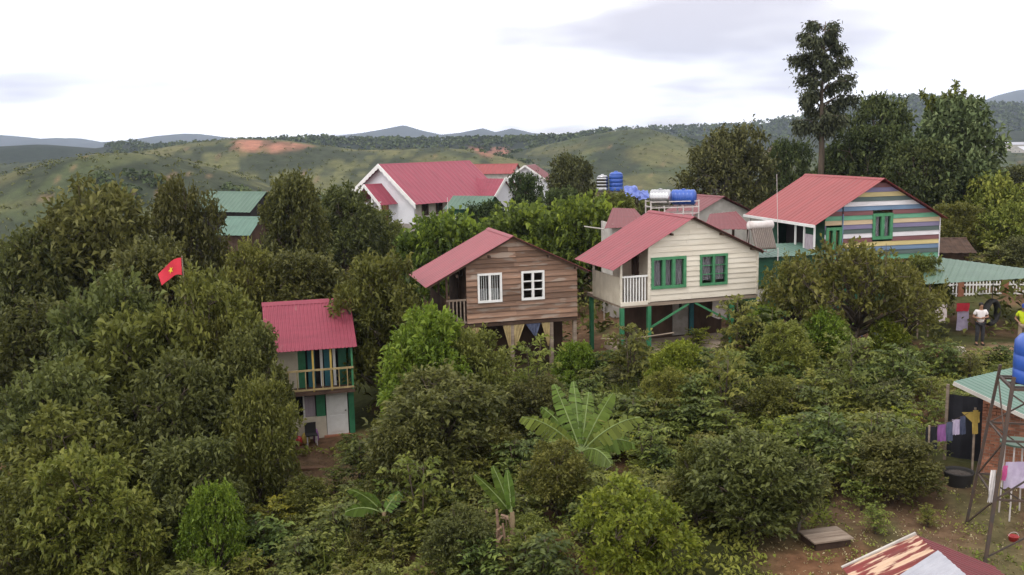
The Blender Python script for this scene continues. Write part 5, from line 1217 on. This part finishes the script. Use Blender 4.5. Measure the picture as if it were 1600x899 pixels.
def T(key, px, top, hw, Y, label, cat='tree', name='tree', group=None, rot=None, base=None, z=None):
    """crown centre column, crown top row and half width in the photograph; Y metres ahead from what it stands among"""
    p = at(px, top, Y); x = p[0]; z = hgt(x, Y)-.05 if z is None else z
    R, H = VAR[key][2], VAR[key][3]
    sx = hw*Y/F/R*1.04; sz = max(.3, (p[2]-z)/H)
    return place_tree(name, key, x, Y, sx, sz, label, cat, group, (px*.37+Y) % 6.28 if rot is None else rot, z)
TREES = [
 # left mass, back to front
 ('dark0', 150, 290, 115, 44, 'large dark broadleaf tree topping the left side against the hills'),
 ('dark1', 285, 292, 66, 47, 'dark tree between the leftmost big tree and the green-roofed house'),
 ('dark2', 455, 278, 56, 52, 'tall dark tree right of the green tin roof'),
 ('dark0', 533, 292, 60, 62, 'dark tree in front of the left end of the white hall'),
 ('olive1', 585, 330, 40, 66, 'small olive tree below the hall porch'),
 ('dark1', 60, 372, 80, 42, 'dark tree at the left edge below the pale field'),
 ('olive0', 390, 385, 62, 43, 'olive tree behind the left side of the pink roof'),
 ('dark2', 470, 398, 80, 43, 'dark tree right behind the pink tin roof'),
 ('dark2', 235, 385, 90, 39, 'dark tree directly behind the red flag'),
 ('olive1', 590, 405, 78, 36.5, 'olive green tree between the pink roof and the brown house'),
 ('dark0', 40, 470, 100, 36, 'dark tree at the far left edge, mid height'),
 ('olive0', 318, 432, 92, 31.6, 'olive-topped tree just right of the flag'),
 ('dark1', 160, 445, 105, 32.5, 'broad dark tree left of the flag'),
 ('dark2', 390, 520, 62, 30.5, 'dark tree in front of the left end of the pink-roofed house'),
 ('dark0', 265, 560, 95, 28.5, 'dark tree in the middle of the left grove'),
 ('dark1', 70, 580, 110, 28, 'dark tree at the left edge above the yellowish bush'),
 ('olive1', 215, 495, 120, 31, 'wide olive tree below the flag in the left grove'),
 ('olive0', 110, 640, 120, 26.5, 'olive-brown tree above the yellowish bottom left tree'),
 ('olive0', 345, 500, 70, 31.2, 'olive tree pressed against the left wall of the pink-roofed house'),
 ('dark1', 20, 420, 60, 46, 'dark tree at the left edge under the hill'),
 ('olive1', 400, 600, 62, 27.5, 'dark olive tree below left of the balcony'),
 ('dark2', 300, 690, 90, 25.5, 'low dark tree below the left grove'),
 ('mix0', 130, 705, 112, 23.5, 'yellowish green leafy tree in the bottom left'),
 ('mix1', 330, 760, 55, 24, 'small yellowish green tree right of the bottom left one'),
 ('olive0', 15, 770, 80, 23, 'olive tree in the bottom left corner'),
 # middle
 ('mix1', 672, 486, 88, 31, 'bright green leafy tree right of the pink-roofed house'),
 ('olive1', 730, 520, 66, 31, 'olive green tree below the brown plank house'),
 ('dark1', 690, 590, 118, 27, 'big dark shaggy tree in the centre of the slope'),
 ('dark2', 640, 660, 70, 25.5, 'dark tree right of the white door at the lower centre'),
 ('bright1', 985, 762, 98, 20.4, 'bright green round bush at the bottom centre'),
 ('dark0', 1175, 678, 105, 22.3, 'large dark green tree in the lower right of the slope'),
 ('dark2', 1405, 690, 74, 24, 'dark green bushy tree left of the black tub'),
 ('olive0', 1090, 700, 50, 23, 'olive tree between the bright bush and the dark right tree'),
 ('dark1', 720, 800, 60, 21.5, 'dark low tree at the bottom behind the dead banana stems'),
 ('brown1', 1250, 720, 45, 22.4, 'dull brownish tree at the right of the large dark one'),
 # behind the houses
 ('lime0', 690, 348, 70, 50, 'tree with bright yellow-green leaves behind the brown house roof'),
 ('lime1', 820, 330, 78, 54, 'broad-leaved bright green tree right behind the brown house ridge'),
 ('lime0', 905, 322, 66, 52, 'bright green tree behind the left eave of the cream house'),
 ('deep0', 822, 272, 30, 78, 'dark upright tree in front of the distant white gable'),
 ('deep1', 760, 318, 40, 66, 'dark tree at the right end of the green shed'),
 ('brown0', 893, 248, 42, 88, 'thin brownish tree left of the upright tanks'),
 ('olive1', 960, 305, 46, 60, 'olive tree below the upright tanks'),
 ('deep0', 870, 296, 36, 70, 'dark tree under the street lamp pole'),
 ('brown0', 1135, 207, 66, 76, 'round brownish tree left of the tall tree'),
 ('deep1', 1232, 222, 38, 82, 'dark green tree just left of the tall trunk'),
 ('deep0', 1310, 226, 40, 84, 'dark green tree just right of the tall trunk'),
 ('deep1', 1378, 155, 62, 80, 'tall dark green tree behind the striped house ridge'),
 ('deep0', 1355, 200, 62, 72, 'dark green tree right behind the red roof of the striped house'),
 ('grey0', 1490, 158, 76, 66, 'big grey-green tree with spiky top right of the striped house'),
 ('deep1', 1440, 225, 60, 64, 'dark tree under the big grey-green one'),
 ('yellowish0', 1545, 280, 52, 62, 'yellow-green tree at the right below the grey-green one'),
 ('olive1', 1500, 320, 50, 56, 'olive tree behind the brown shack'),
 ('brown1', 1585, 262, 46, 100, 'brownish tree in front of the distant grey house'),
 ('yellowish0', 1590, 325, 50, 54, 'yellowish tree at the right edge above the canopy'),
 ('flat0', 1335, 393, 122, 36.5, 'spreading low tree in front of the striped house'),
 ('flat0', 1245, 412, 60, 37.5, 'smaller spreading tree covering the green shed'),
 ('flat0', 1415, 428, 60, 36.8, 'spreading tree beside the left end of the green canopy'),
 ('olive1', 1442, 402, 40, 41, 'olive bush at the right corner of the striped house'),
 ('brown1', 1600, 372, 45, 50, 'brownish tree behind the right end of the canopy'),
]
for t in TREES: T(*t)

# ---- tall tree with drooping boughs
def tall_tree():
    base = at(1283, 275, 72); x = base[0]; z = hgt(x, 72)-.05; rng = np.random.RandomState(77)
    H = thing('tall_tree', 'very tall tree with dark drooping boughs standing alone above the roofs', 'tree', (x, 72, z))
    def L(px, py): p = at(px, py, 72); return np.array([p[0]-x, 0, p[2]-z])
    top = L(1283, 34); g = G()
    g.tube([(0, 0, -.4), tuple(L(1284, 240)), tuple(L(1284, 150)), tuple(L(1287, 80)), tuple(L(1290, 34))], [.28, .22, .12, .07, .03], 9)
    tips = [(1272, 32), (1308, 36), (1300, 48), (1247, 55), (1262, 62), (1252, 60), (1318, 72), (1237, 88), (1250, 84), (1262, 92), (1328, 90), (1316, 98), (1308, 62), (1270, 78), (1250, 118), (1262, 125), (1330, 118), (1320, 128), (1310, 132),
            (1252, 145), (1262, 155), (1334, 150), (1322, 155), (1310, 165), (1242, 188), (1256, 196), (1268, 190), (1300, 190), (1310, 182), (1270, 170), (1296, 200), (1284, 205), (1290, 110), (1280, 140), (1292, 165), (1275, 108), (1285, 60), (1298, 85), (1288, 95), (1286, 178)]
    P, D, Tt = [], [], []
    for i, (px, py) in enumerate(tips):
        e = L(px, py); dep = rng.uniform(-1.7, 1.7)*(0.5 if abs(px-1287) > 35 else 1); e[1] = dep
        s = L(1285, min(205, py+14)); m = (s+e)/2+np.array([0, 0, .35])
        g.tube([s, m, e], [.07, .05, .02], 5)
        n = 330
        t = (.48+.52*rng.rand(n)**.8) if abs(px-1287) > 20 else (.2+.8*rng.rand(n)); c = (1-t)[:, None]**2*s+2*(t*(1-t))[:, None]*m+(t**2)[:, None]*e
        off = rng.normal(size=(n, 3))*np.array([.17, .22, .13]); off[:, 2] -= np.abs(rng.normal(size=n))*.42*t
        P.append(c+off); dd = rng.normal(size=(n, 3))*.5+np.array([np.sign(e[0])*.2, 0, -.55]); D.append(dd); Tt.append(rng.rand(n)*.7+.3*rng.rand())
    P, D, Tt = np.concatenate(P), np.concatenate(D), np.clip(np.concatenate(Tt), 0, 1)
    ln = .30*(.7+.6*rng.rand(len(P)))
    me = leaf_mesh('crown', P, D, ln, ln*.38, pal_col(rng, 'conifer', Tt), rng); me.materials.append(MATS['leaf_far'])
    link('crown', me, None, H); g.obj('trunk', 'bark', H, smooth=True)
tall_tree()
# spiky young top on the big grey-green tree
def top_shoots():
    c = at(1490, 165, 66); rng = np.random.RandomState(5); P, D, Tt = [], [], []; g = G()
    H = [o for o in COL.objects if o.get('label', '').startswith('big grey-green')][0]
    H.rotation_euler[2] = 0
    for px, py in ((1494, 128), (1484, 146), (1506, 142), (1518, 154), (1474, 150), (1440, 145), (1456, 152), (1530, 160)):
        e = at(px, py, 66); s = at(1490+(px-1490)*.6, 182, 66); g.tube([s, (s+e)/2+(.05, 0, 0), e], [.05, .035, .012], 5)
        n = 110; t = .3+.7*rng.rand(n); P.append(s+(e-s)*t[:, None]+rng.normal(size=(n, 3))*.07); D.append(rng.normal(size=(n, 3))+np.array([0, 0, .6])); Tt.append(rng.rand(n))
    P, D, Tt = np.concatenate(P), np.concatenate(D), np.concatenate(Tt)
    inv = np.array([1/H.scale[0], 1/H.scale[1], 1/H.scale[2]]); O = np.array(H.location)
    me = leaf_mesh('top_shoot', (P-O)*inv, D, .26, .10, pal_col(rng, 'olive', Tt), rng); me.materials.append(MATS['leaf_far']); link('top_shoot', me, None, H)
    g.v = [tuple((np.array(v)-O)*inv) for v in g.v]; g.obj('top_limb', 'bark', H)
top_shoots()

# ---- banana plants
def banana(label, px, py, Y, leaves, stem_h, name='banana_plant', lw=.24, young=False):
    p = at(px, py, Y); z = hgt(p[0], Y); H = thing(name, label, 'banana plant', (p[0], Y, z-.05)); rng = np.random.RandomState(int(px))
    c0 = p[2]-z+.05
    G().tube([(0, 0, -.1), (.02, 0, c0*.5), (0, 0, c0)], [.11, .09, .055], 9).obj('stem', 'banana_stem', H, smooth=True)
    for li, (ex, ey, bend, dy) in enumerate(leaves):
        e = at(ex, ey, Y+dy)-np.array([p[0], Y, z-.05]); s = np.array([0, 0, c0-.05]); mid = (s+e)/2+np.array([0, 0, bend])
        n = 26; rib = [(1-t)**2*s+2*t*(1-t)*mid+t*t*e for t in np.linspace(0, 1, n+1)]
        g = G(); g.tube(rib[::2], [.022*(1-.8*i/(n/2)) + .004 for i in range(n//2+1)], 5); leaf = g.obj('midrib', 'banana_rib', H)
        vs, fs, cl = [], [], []
        ax = e-s; side0 = np.cross(ax, (0, -1.0, .35)); side0 /= np.linalg.norm(side0)+1e-9
        axn = ax/np.linalg.norm(ax); roll = rng.uniform(-.9, .9); side0 = side0*math.cos(roll)+np.cross(axn, side0)*math.sin(roll)
        for sd in (-1, 1):
            i = 3
            while i < n:
                k = (1 if rng.rand() < .5 else 2) if not young else 2
                j = min(n, i+k); gap = rng.uniform(.0, .22) if not young else .0
                w0 = lw*math.sin(math.pi*min(1, .12+.84*i/n))**.6; w1 = lw*math.sin(math.pi*min(1, .12+.84*j/n))**.6
                dr = rng.uniform(.3, .85) if not young else .3; tor = rng.uniform(-.05, .05)
                a, b = rib[i], rib[j]*(1-gap)+rib[i]*gap
                fwd = (rib[min(n, i+1)]-rib[i]); fwd /= np.linalg.norm(fwd)+1e-9
                sv = side0*sd
                ca = a+sv*w0+fwd*w0*.45-np.array([0, 0, dr*w0])+np.array([0, tor, 0]); cb = b+sv*w1+fwd*w1*.45-np.array([0, 0, dr*w1])+np.array([0, tor, 0])
                ma, mb = (a+ca)/2+np.array([0, 0, .05*w0]), (b+cb)/2+np.array([0, 0, .05*w1])
                o = len(vs); vs += [a, b, mb, ma, cb, ca]; fs += [(o, o+1, o+2, o+3), (o+3, o+2, o+4, o+5)]
                c = (np.array((0.135, 0.185, 0.038)) if not young else np.array((0.105, 0.155, 0.028)))*rng.uniform(.75, 1.3); cl += [c]*6; i = j
        me = bpy.data.meshes.new('leaf_blade'); me.from_pydata([tuple(v) for v in vs], [], fs); me.update()
        ca_ = me.color_attributes.new('Col', 'FLOAT_COLOR', 'POINT'); ca_.data.foreach_set('color', np.concatenate([np.array(cl), np.ones((len(cl), 1))], 1).astype(np.float32).ravel())
        me.materials.append(MATS['leaf_bright']); link('leaf_blade', me, None, leaf)
    return H
banana('large banana plant with torn pale green leaves at the centre of the slope', 908, 705, 25.3,
       [(866, 600, .12, .4), (896, 596, .06, .8), (920, 612, .06, .9), (958, 614, .2, .2), (1000, 652, .42, -.4), (992, 694, .5, .5), (815, 652, .45, -.3), (846, 636, .3, .8), (838, 700, .5, -.8), (880, 735, .45, -1.0), (955, 725, .5, -.9)], 1.2, lw=.25)
banana('young banana plant with three upright green leaves left of the bottom bush', 800, 800, 22.2, [(742, 742, .12, 0), (770, 728, .1, .2), (792, 735, .05, .1)], .6, lw=.17, young=True)
banana('low banana plant with broad arching leaves beside the stump', 600, 800, 23.5, [(545, 765, .25, -.1), (540, 800, .28, 0), (560, 775, .3, .3), (625, 770, .15, .2)], .5, lw=.2, young=True)
# dead banana stems, stump, bare branch
p = at(783, 812, 21.4); z = hgt(p[0], 21.4); H = thing('dead_banana', 'withered brown banana stems with ragged dead leaves at the bottom centre', 'dead plant', (p[0], 21.4, z)); h_ = p[2]-z+.25
for k, (dx, hh) in enumerate(((-.08, h_), (.06, h_*.8), (.18, h_*.62))): G().tube([(dx, 0, -.1), (dx+.03, .02, hh*.5), (dx-.02, 0, hh)], [.06, .05, .03], 7).obj('dead_stem', 'dead_leaf', H)
rg = random.Random(2)
for k in range(7):
    a = rg.uniform(0, 6.28); zz = h_*rg.uniform(.5, .95); r = rg.uniform(.15, .32); g = G(); c, s_ = math.cos(a), math.sin(a); w = .05
    g.add([(-s_*w, c*w, zz), (s_*w, -c*w, zz), (c*r*.7-s_*w, s_*r*.7+c*w, zz-.05), (c*r*.7+s_*w, s_*r*.7-c*w, zz-.07), (c*r, s_*r, zz-.45)], [(0, 1, 3, 2), (2, 3, 4)]); g.obj('dead_leaf', 'dead_leaf', H)
p = gnd(612, 806); tag(G().lathe([(.30, -.2), (.24, .05), (.20, .40), (.21, .55), (.15, .57), (.05, .50), (.0, .5)], seg=12).obj('tree_stump', 'stump', None, p, smooth=True), 'reddish brown hollow tree stump beside the low banana plant', 'stump')
a, b = at(918, 752, 24.4), at(955, 728, 24.6); g = G(); d_ = b-a; g.tube([(0, 0, -.5), (0, 0, 0), tuple(d_*.4+(0, 0, -.03)), tuple(d_)], [.02, .016, .012, .006], 6); g.tube([tuple(d_*.5), tuple(d_*.7+(0, -.05, .12))], [.008, .003], 5); tag(g.obj('bare_branch', 'dirty_white', None, a), 'bleached bare branch sticking out below the large banana plant', 'branch')

# ---- shrubs on the slope
rs = np.random.RandomState(42)
YARD = lambda x, y: (np.hypot((x-11.3)/1.05, y-21.8) < 3.6) or (np.hypot((x-7.4), y-20.8) < 1.7) or (np.hypot((x+6.2)/1.5, y-31.2) < 1.5)
def house_at(x, y):
    for ox, oy, yaw, u0, u1, v0, v1 in ((-1.76, 36.5, 15, -1.2, 4.9, -.3, 4), (5.34, 37, 17.65, -1.5, 5.0, -.4, 4), (-8.85, 33.5, 14.8, -.2, 3.7, -.9, 4.4), (10.1, 42.6, 14, -.3, 4.8, -.3, 2.5), (14.46, 44, 12.75, -1, 6.3, -.4, 6.8), (12.85, 25.5, -35, -1.4, 3, -.6, 3), (7.46, 17.7, 0, -1.7, 1.9, -4, .4)):
        a = math.radians(yaw); dx, dy = x-ox, y-oy; u, v = dx*math.cos(a)+dy*math.sin(a), -dx*math.sin(a)+dy*math.cos(a)
        if u0 < u < u1 and v0 < v < v1: return True
    return False
PEOPLE = lambda x, y: x > 16.2 and 34.6 < y < 42
ZONES = [
 ('coffee shrubs below the cream house', 'shrub on the slope below the cream stilt house', 'slope_shrub', ['coffee0', 'coffee1', 'weed0', 'coffee2', 'weed2', 'coffee3', 'redstem0', 'brush1'], (3.2, 12.5, 29.0, 35.8), 78, (.5, 1.3)),
 ('coffee shrubs below the brown house', 'shrub on the slope below the brown plank house', 'slope_shrub', ['coffee0', 'weed0', 'weed1', 'coffee3', 'brush0'], (-3.2, 3.2, 28.2, 35.2), 40, (.65, 1.05)),
 ('weedy bushes in the middle of the slope', 'bush in the middle of the slope', 'weed_bush', ['weed0', 'weed1', 'weed2', 'brush0', 'redstem0', 'coffee1', 'yellowflower0'], (1.5, 12.0, 23.2, 30.0), 84, (.55, 1.25)),
 ('bushes along the bottom edge', 'bush at the bottom edge left of the bright round bush', 'bush', ['weed0', 'brush0', 'brush1', 'coffee1'], (-9.5, 1.0, 20.5, 27.0), 62, (.7, 1.15)),
 ('bushes round the canopy', 'bush on the bank in front of the green canopy', 'bush', ['weed2', 'brush1', 'coffee0'], (12.5, 20.5, 29.0, 35.5), 34, (.55, .95)),
 ('shrubs behind the houses', 'shrub in the gardens behind the stilt houses', 'garden_shrub', ['brush0', 'brush1', 'weed0'], (-14, 30, 46, 72), 60, (1.1, 1.9)),
]
KIND = dict(coffee=('coffee_shrub', 'dark glossy coffee'), weed=('weed_bush', 'yellow-green weedy'), brush=('brush_bush', 'dull olive'), redstem=('brown_bush', 'brownish thin'), yellowflower=('flowering_bush', 'yellow-flecked'))
for gname, lab, nm, keys, (x0, x1, y0, y1), cnt, (s0, s1) in ZONES:
    pts = []; tries = 0
    while len(pts) < cnt and tries < 4000:
        tries += 1; x, y = rs.uniform(x0, x1), rs.uniform(y0, y1)
        if YARD(x, y) or house_at(x, y) or PEOPLE(x, y): continue
        if any((x-a)**2+(y-b)**2 < (.55 if y < 45 else 1.5)**2 for a, b in pts): continue
        pts.append((x, y)); s = rs.uniform(s0, s1)
        key = keys[rs.randint(len(keys))]; kind, look = KIND[key[:-1]]
        place_tree(kind, key, x, y, s*rs.uniform(.95, 1.25), s*rs.uniform(.85, 1.15), look + ' ' + lab, 'shrub', gname, rs.uniform(0, 6.28), parts=('crown', 'stem'))
def yt_label(key, px, py):
    look = dict(mix0='yellowish green', mix1='fresh light green', olive0='dull olive', olive1='pale olive', bright0='bright green', bright1='small-leaved bright green', dark0='dark green', dark1='shaggy dark green', dark2='dense dark green', weed0='weedy bright green', weed1='weedy yellowish', weed2='weedy light green', brush0='bushy olive', brush1='bushy dull green', coffee1='glossy dark green', coffee2='arching dark green', coffee3='layered dark green')[key]
    if py < 560: where = 'in front of the spreading trees by the striped house' if px > 1150 else 'just below the stilt houses'
    elif px > 1300: where = 'left of the brick shed'
    elif px < 520: where = 'below the terrace of the pink-roofed house'
    elif py > 760: where = 'near the bottom edge of the slope'
    elif px < 800: where = 'beside the big shaggy tree in the centre'
    elif py > 630: where = 'between the banana plant and the large dark tree' if px < 1150 else 'above the large dark tree'
    else: where = 'on the slope under the cream house' if px > 940 else 'on the slope under the brown house'
    return f'{look} young tree {where}'
YT = [('mix1', 1060, 605, 48), ('olive0', 1150, 560, 44), ('mix0', 1230, 590, 50), ('olive1', 985, 600, 46), ('mix1', 900, 585, 36), ('mix0', 830, 620, 46), ('bright0', 1290, 560, 46), ('olive0', 1330, 640, 52),
      ('mix0', 1040, 650, 46), ('mix1', 1130, 640, 50), ('olive1', 1210, 650, 46), ('bright1', 1260, 640, 40), ('dark1', 840, 680, 56), ('mix0', 1010, 720, 42), ('olive0', 870, 790, 60), ('mix0', 660, 830, 55), ('olive1', 770, 730, 50),
      ('dark0', 1400, 600, 46), ('mix1', 1195, 525, 40), ('olive0', 1260, 515, 42), ('bright0', 1385, 545, 36), ('bright1', 700, 690, 40), ('dark2', 560, 690, 40), ('mix1', 440, 720, 40), ('olive0', 480, 800, 46), ('mix0', 400, 790, 44), ('dark1', 590, 850, 50), ('olive1', 1060, 800, 44), ('mix0', 820, 850, 44), ('dark0', 920, 840, 40)]
for k, (key, px, py, hw) in enumerate(YT):
    p = gnd(px, py+24); x, y = p[0], p[1]
    if house_at(x, y) or YARD(x, y): continue
    w = hw*y/F
    if k % 2: key = dict(mix0='weed1', mix1='weed2', olive0='brush0', olive1='brush1', bright0='weed0', bright1='weed1', dark0='coffee1', dark1='coffee2', dark2='coffee3')[key]; w *= 1.25
    Rv, Hv = VAR[key][2], VAR[key][3]
    place_tree('young_tree', key, x, y, w/Rv, w*rs.uniform(1.5, 2.4)/Hv, yt_label(key, px, py), 'tree', 'young trees among the slope shrubs', rs.uniform(0, 6.28))
def S(key, px, py, s, label, name='shrub', sz=None, cat='shrub'):
    p = gnd(px, py); place_tree(name, key, p[0], p[1], s, sz or s, label, cat, None, (px*.31) % 6.28, parts=('crown', 'stem'))
for k, (key, px, py, s_, lab) in enumerate([('weed1', 525, 772, .8, 'low weedy bush at the right of the terrace logs'), ('coffee1', 562, 762, 1.1, 'dark glossy bush right of the path slab'), ('brush0', 440, 800, 1.1, 'olive bush below the lowest terrace log'), ('weed0', 500, 815, 1.0, 'yellow-green bush below the terrace'), ('coffee3', 545, 722, .7, 'small dark bush beside the path slab'), ('weed2', 415, 740, .9, 'weedy bush at the left of the terrace logs')]): S(key, px, py, s_, lab)
S('yellowflower0', 425, 850, 1.2, 'bush dotted with yellow flowers at the lower left', 'flowering_bush'); S('yellowflower0', 1090, 545, .8, 'small yellowish bush in front of the cream house', 'flowering_bush')
S('redstem0', 1390, 640, 1.1, 'reddish brown bush left of the brick shed', 'brown_bush'); S('redstem0', 760, 600, 1.2, 'brownish bush below the brown house', 'brown_bush'); S('weed0', 1368, 838, .65, 'small green bush by the pale plank'); S('weed1', 1420, 525, .9, 'round light green bush in front of the red cart')
S('weed1', 1345, 800, .8, 'small weedy bush between the large dark tree and the yard'); S('brush1', 1330, 775, 1.0, 'olive bush at the edge of the yard left of the dark bushy tree'); S('weed0', 1450, 825, .5, 'tiny bush in the middle of the yard above the rusty roof')
S('weed2', 1480, 560, .8, 'bush beside the scrap heap'); S('coffee2', 1290, 480, 1.2, 'dark glossy bush under the spreading tree'); S('coffee1', 1340, 600, 1.1, 'dark coffee shrub alone above the brown bush'); S('coffee3', 860, 545, .9, 'shrub hiding the right stilt of the brown house'); S('coffee0', 1150, 510, 1.0, 'dark shrub at the right stilt of the cream house')
# grasses
def make_grass(key, seed, n, h, r, pal):
    rng = np.random.RandomState(seed); P = rng.normal(size=(n, 3))*r; P[:, 2] = 0; D = rng.normal(size=(n, 3))*.42; D[:, 2] = 1
    me = leaf_mesh('blades', P, D, h*(.6+.6*rng.rand(n)), .03, pal_col(rng, pal, rng.rand(n)), rng, droop=.25); me.materials.append(MATS['leaf_bright']); return me
gm_ = [make_grass('grass', 400+k, 420, .95, .34, 'grass') for k in range(2)]
for k, (px, py, s, lab) in enumerate([(545, 880, 1.3, 'tall grass clump at the bottom left of centre'), (600, 870, 1.1, 'tall grass clump right of the biggest one at the bottom'), (500, 890, 1.0, 'short grass clump at the bottom edge'), (990, 640, 1.2, 'tall reed-like grass right of the banana leaves'), (1020, 632, 1.0, 'reed-like grass behind the banana plant'), (1225, 680, 1.1, 'fine green grass tuft above the large dark tree'), (1255, 668, .9, 'small fine grass tuft beside the larger one')]):
    p = gnd(px, py); o = link('grass_clump', gm_[k % 2], None, None, (p[0], p[1], p[2]-.03)); o.scale = (s, s, s*1.1); tag(o, lab, 'grass')

# ---- ground cover (uncountable)
def scatter(name, label, n, area, size, pal, per, mat, keep=None, seed=1, hgtfac=.6, cat='undergrowth'):
    rng = np.random.RandomState(seed); x0, x1, y0, y1 = area
    x = rng.uniform(x0, x1, n*2); y = y0+(y1-y0)*rng.rand(n*2)**1.0
    k = np.array([keep(a, b) for a, b in zip(x, y)]) if keep else np.ones(len(x), bool)
    x, y = x[k][:n], y[k][:n]; z = height(x, y); n = len(x)
    P = np.repeat(np.stack([x, y, z], 1), per, 0); N = len(P); s = np.repeat(rng.uniform(.6, 1.3, n), per)
    D = rng.normal(size=(N, 3)); D[:, 2] = np.abs(D[:, 2])*.8+.25
    P = P+rng.normal(size=(N, 3))*(size*.7*s)[:, None]*np.array([1, 1, 0])+np.stack([0*s, 0*s, rng.rand(N)*size*hgtfac*s*1.6], 1)
    T_ = np.clip(np.repeat(fbm(x*.5, y*.5, 3), per)*1.3-.25+rng.rand(N)*.4, 0, 1)
    me = leaf_mesh(name, P, D, size*s*rng.uniform(.7, 1.2, N), size*.42*s, pal_col(rng, pal, T_), rng); me.materials.append(MATS[mat])
    return tag(link(name, me), label, cat, kind='stuff')
free = lambda x, y: not (YARD(x, y) or house_at(x, y) or (PEOPLE(x, y) and y > 35.5)) and fbm(np.array([x*.35]), np.array([y*.35]), 3)[0] > .40
scatter('undergrowth', 'low weeds and seedlings covering the slope between the shrubs', 7000, (-12, 22, 17, 37), .16, 'weed', 8, 'leaf_stuff', free, 1)
scatter('garden_undergrowth', 'low greenery covering the ground behind the houses', 5000, (-40, 45, 37, 130), .45, 'dark', 8, 'leaf_stuff', lambda x, y: not house_at(x, y), 2, hgtfac=1.2)
scatter('yard_litter', 'fallen leaves, chips and rubbish strewn over the brown yard', 1500, (5.5, 16, 17, 27), .07, 'litter', 2, 'leaf_stuff', lambda x, y: not house_at(x, y), 7, hgtfac=.1, cat='litter')
scatter('terrace_litter', 'fallen leaves strewn over the terrace soil', 300, (-9.5, -4.5, 28.5, 33), .07, 'litter', 2, 'leaf_stuff', lambda x, y: not house_at(x, y), 8, hgtfac=.1, cat='litter')
scatter('yard_weeds', 'sparse weeds in the brown yard by the brick shed', 500, (6.5, 15, 17.5, 26), .09, 'grass', 6, 'leaf_stuff', lambda x, y: not house_at(x, y), 3)

# ---- far woods and scrub, each a mass
def wood(name, label, n, fx, size, pal, per, seed, vs=1.2, lf=.30):
    rng = np.random.RandomState(seed); x, y = fx(rng, n); z = height(x, y); N = len(x)
    s = size*rng.uniform(.55, 1.25, N); P = np.repeat(np.stack([x, y, z], 1), per, 0); S_ = np.repeat(s, per)
    d = unit(rng, N*per); d[:, 2] = np.abs(d[:, 2]); P = P+d*(S_*.42)[:, None]*np.array([1, 1, vs]); P[:, 2] += S_*.12
    me = leaf_mesh(name, P, d*.5+unit(rng, N*per), S_*lf*1.2, S_*lf, pal_col(rng, pal, np.clip(np.repeat(rng.rand(N), per)*.6+rng.rand(N*per)*.4, 0, 1)), rng); me.materials.append(MATS['leaf_stuff'])
    return tag(link(name, me), label, 'wood', kind='stuff')
wood('ridge_wood', 'dark line of trees along the middle ridge', 900, lambda r, n: (lambda px, y: ((px-800)/F*y, y))(r.uniform(180, 960, n), r.normal(1010, 40, n)), 6.0, 'deep', 14, 1, 1.0, .5)
wood('far_ridge_wood', 'dark forest over the far right ridge', 2600, lambda r, n: (lambda px, y: ((px-800)/F*y, y))(r.uniform(800, 1900, n), r.uniform(1150, 1720, n)), 9.0, 'deep', 9, 2, 1.0, .5)
wood('hill_scrub', 'scattered scrub and bushes over the green hills', 6500, lambda r, n: (lambda px, y: ((px-800)/F*y, y))(r.uniform(-300, 1900, n), 190+520*r.rand(n)**1.2), 1.7, 'dark', 12, 3, .8)
def gully(r, n):
    px = r.uniform(-300, 1900, n*6); y = 200+700*r.rand(n*6); x = (px-800)/F*y
    k = (fbm(x/70+31, y/110, 3) > .60); return x[k][:n], y[k][:n]
wood('gully_wood', 'dark thickets in the folds of the hills', 2600, gully, 3.6, 'deep', 22, 4, .9)
def village(r, n): y = r.uniform(95, 175, n); px = r.uniform(-100, 1800, n); return (px-800)/F*y, y
wood('village_edge_wood', 'dark mass of garden trees at the edge of the plateau', 260, village, 4.6, 'dark', 300, 5, 1.0, .10)

# ---- haze
g = G().box(-6800, 6800, -60, 6800, -240, 520); m = bpy.data.materials.new('haze'); m.use_nodes = True
n_, l_ = m.node_tree.nodes, m.node_tree.links; n_.clear(); o_ = n_.new('ShaderNodeOutputMaterial'); v_ = n_.new('ShaderNodeVolumePrincipled')
v_.inputs['Color'].default_value = (0.67, 0.78, 1.0, 1); v_.inputs['Density'].default_value = 0.00013; v_.inputs['Anisotropy'].default_value = 0.1
l_.new(v_.outputs[0], o_.inputs['Volume']); MATS['haze'] = m
tag(g.obj('haze', 'haze'), 'thin bluish air haze fading the far hills', 'haze', kind='stuff')
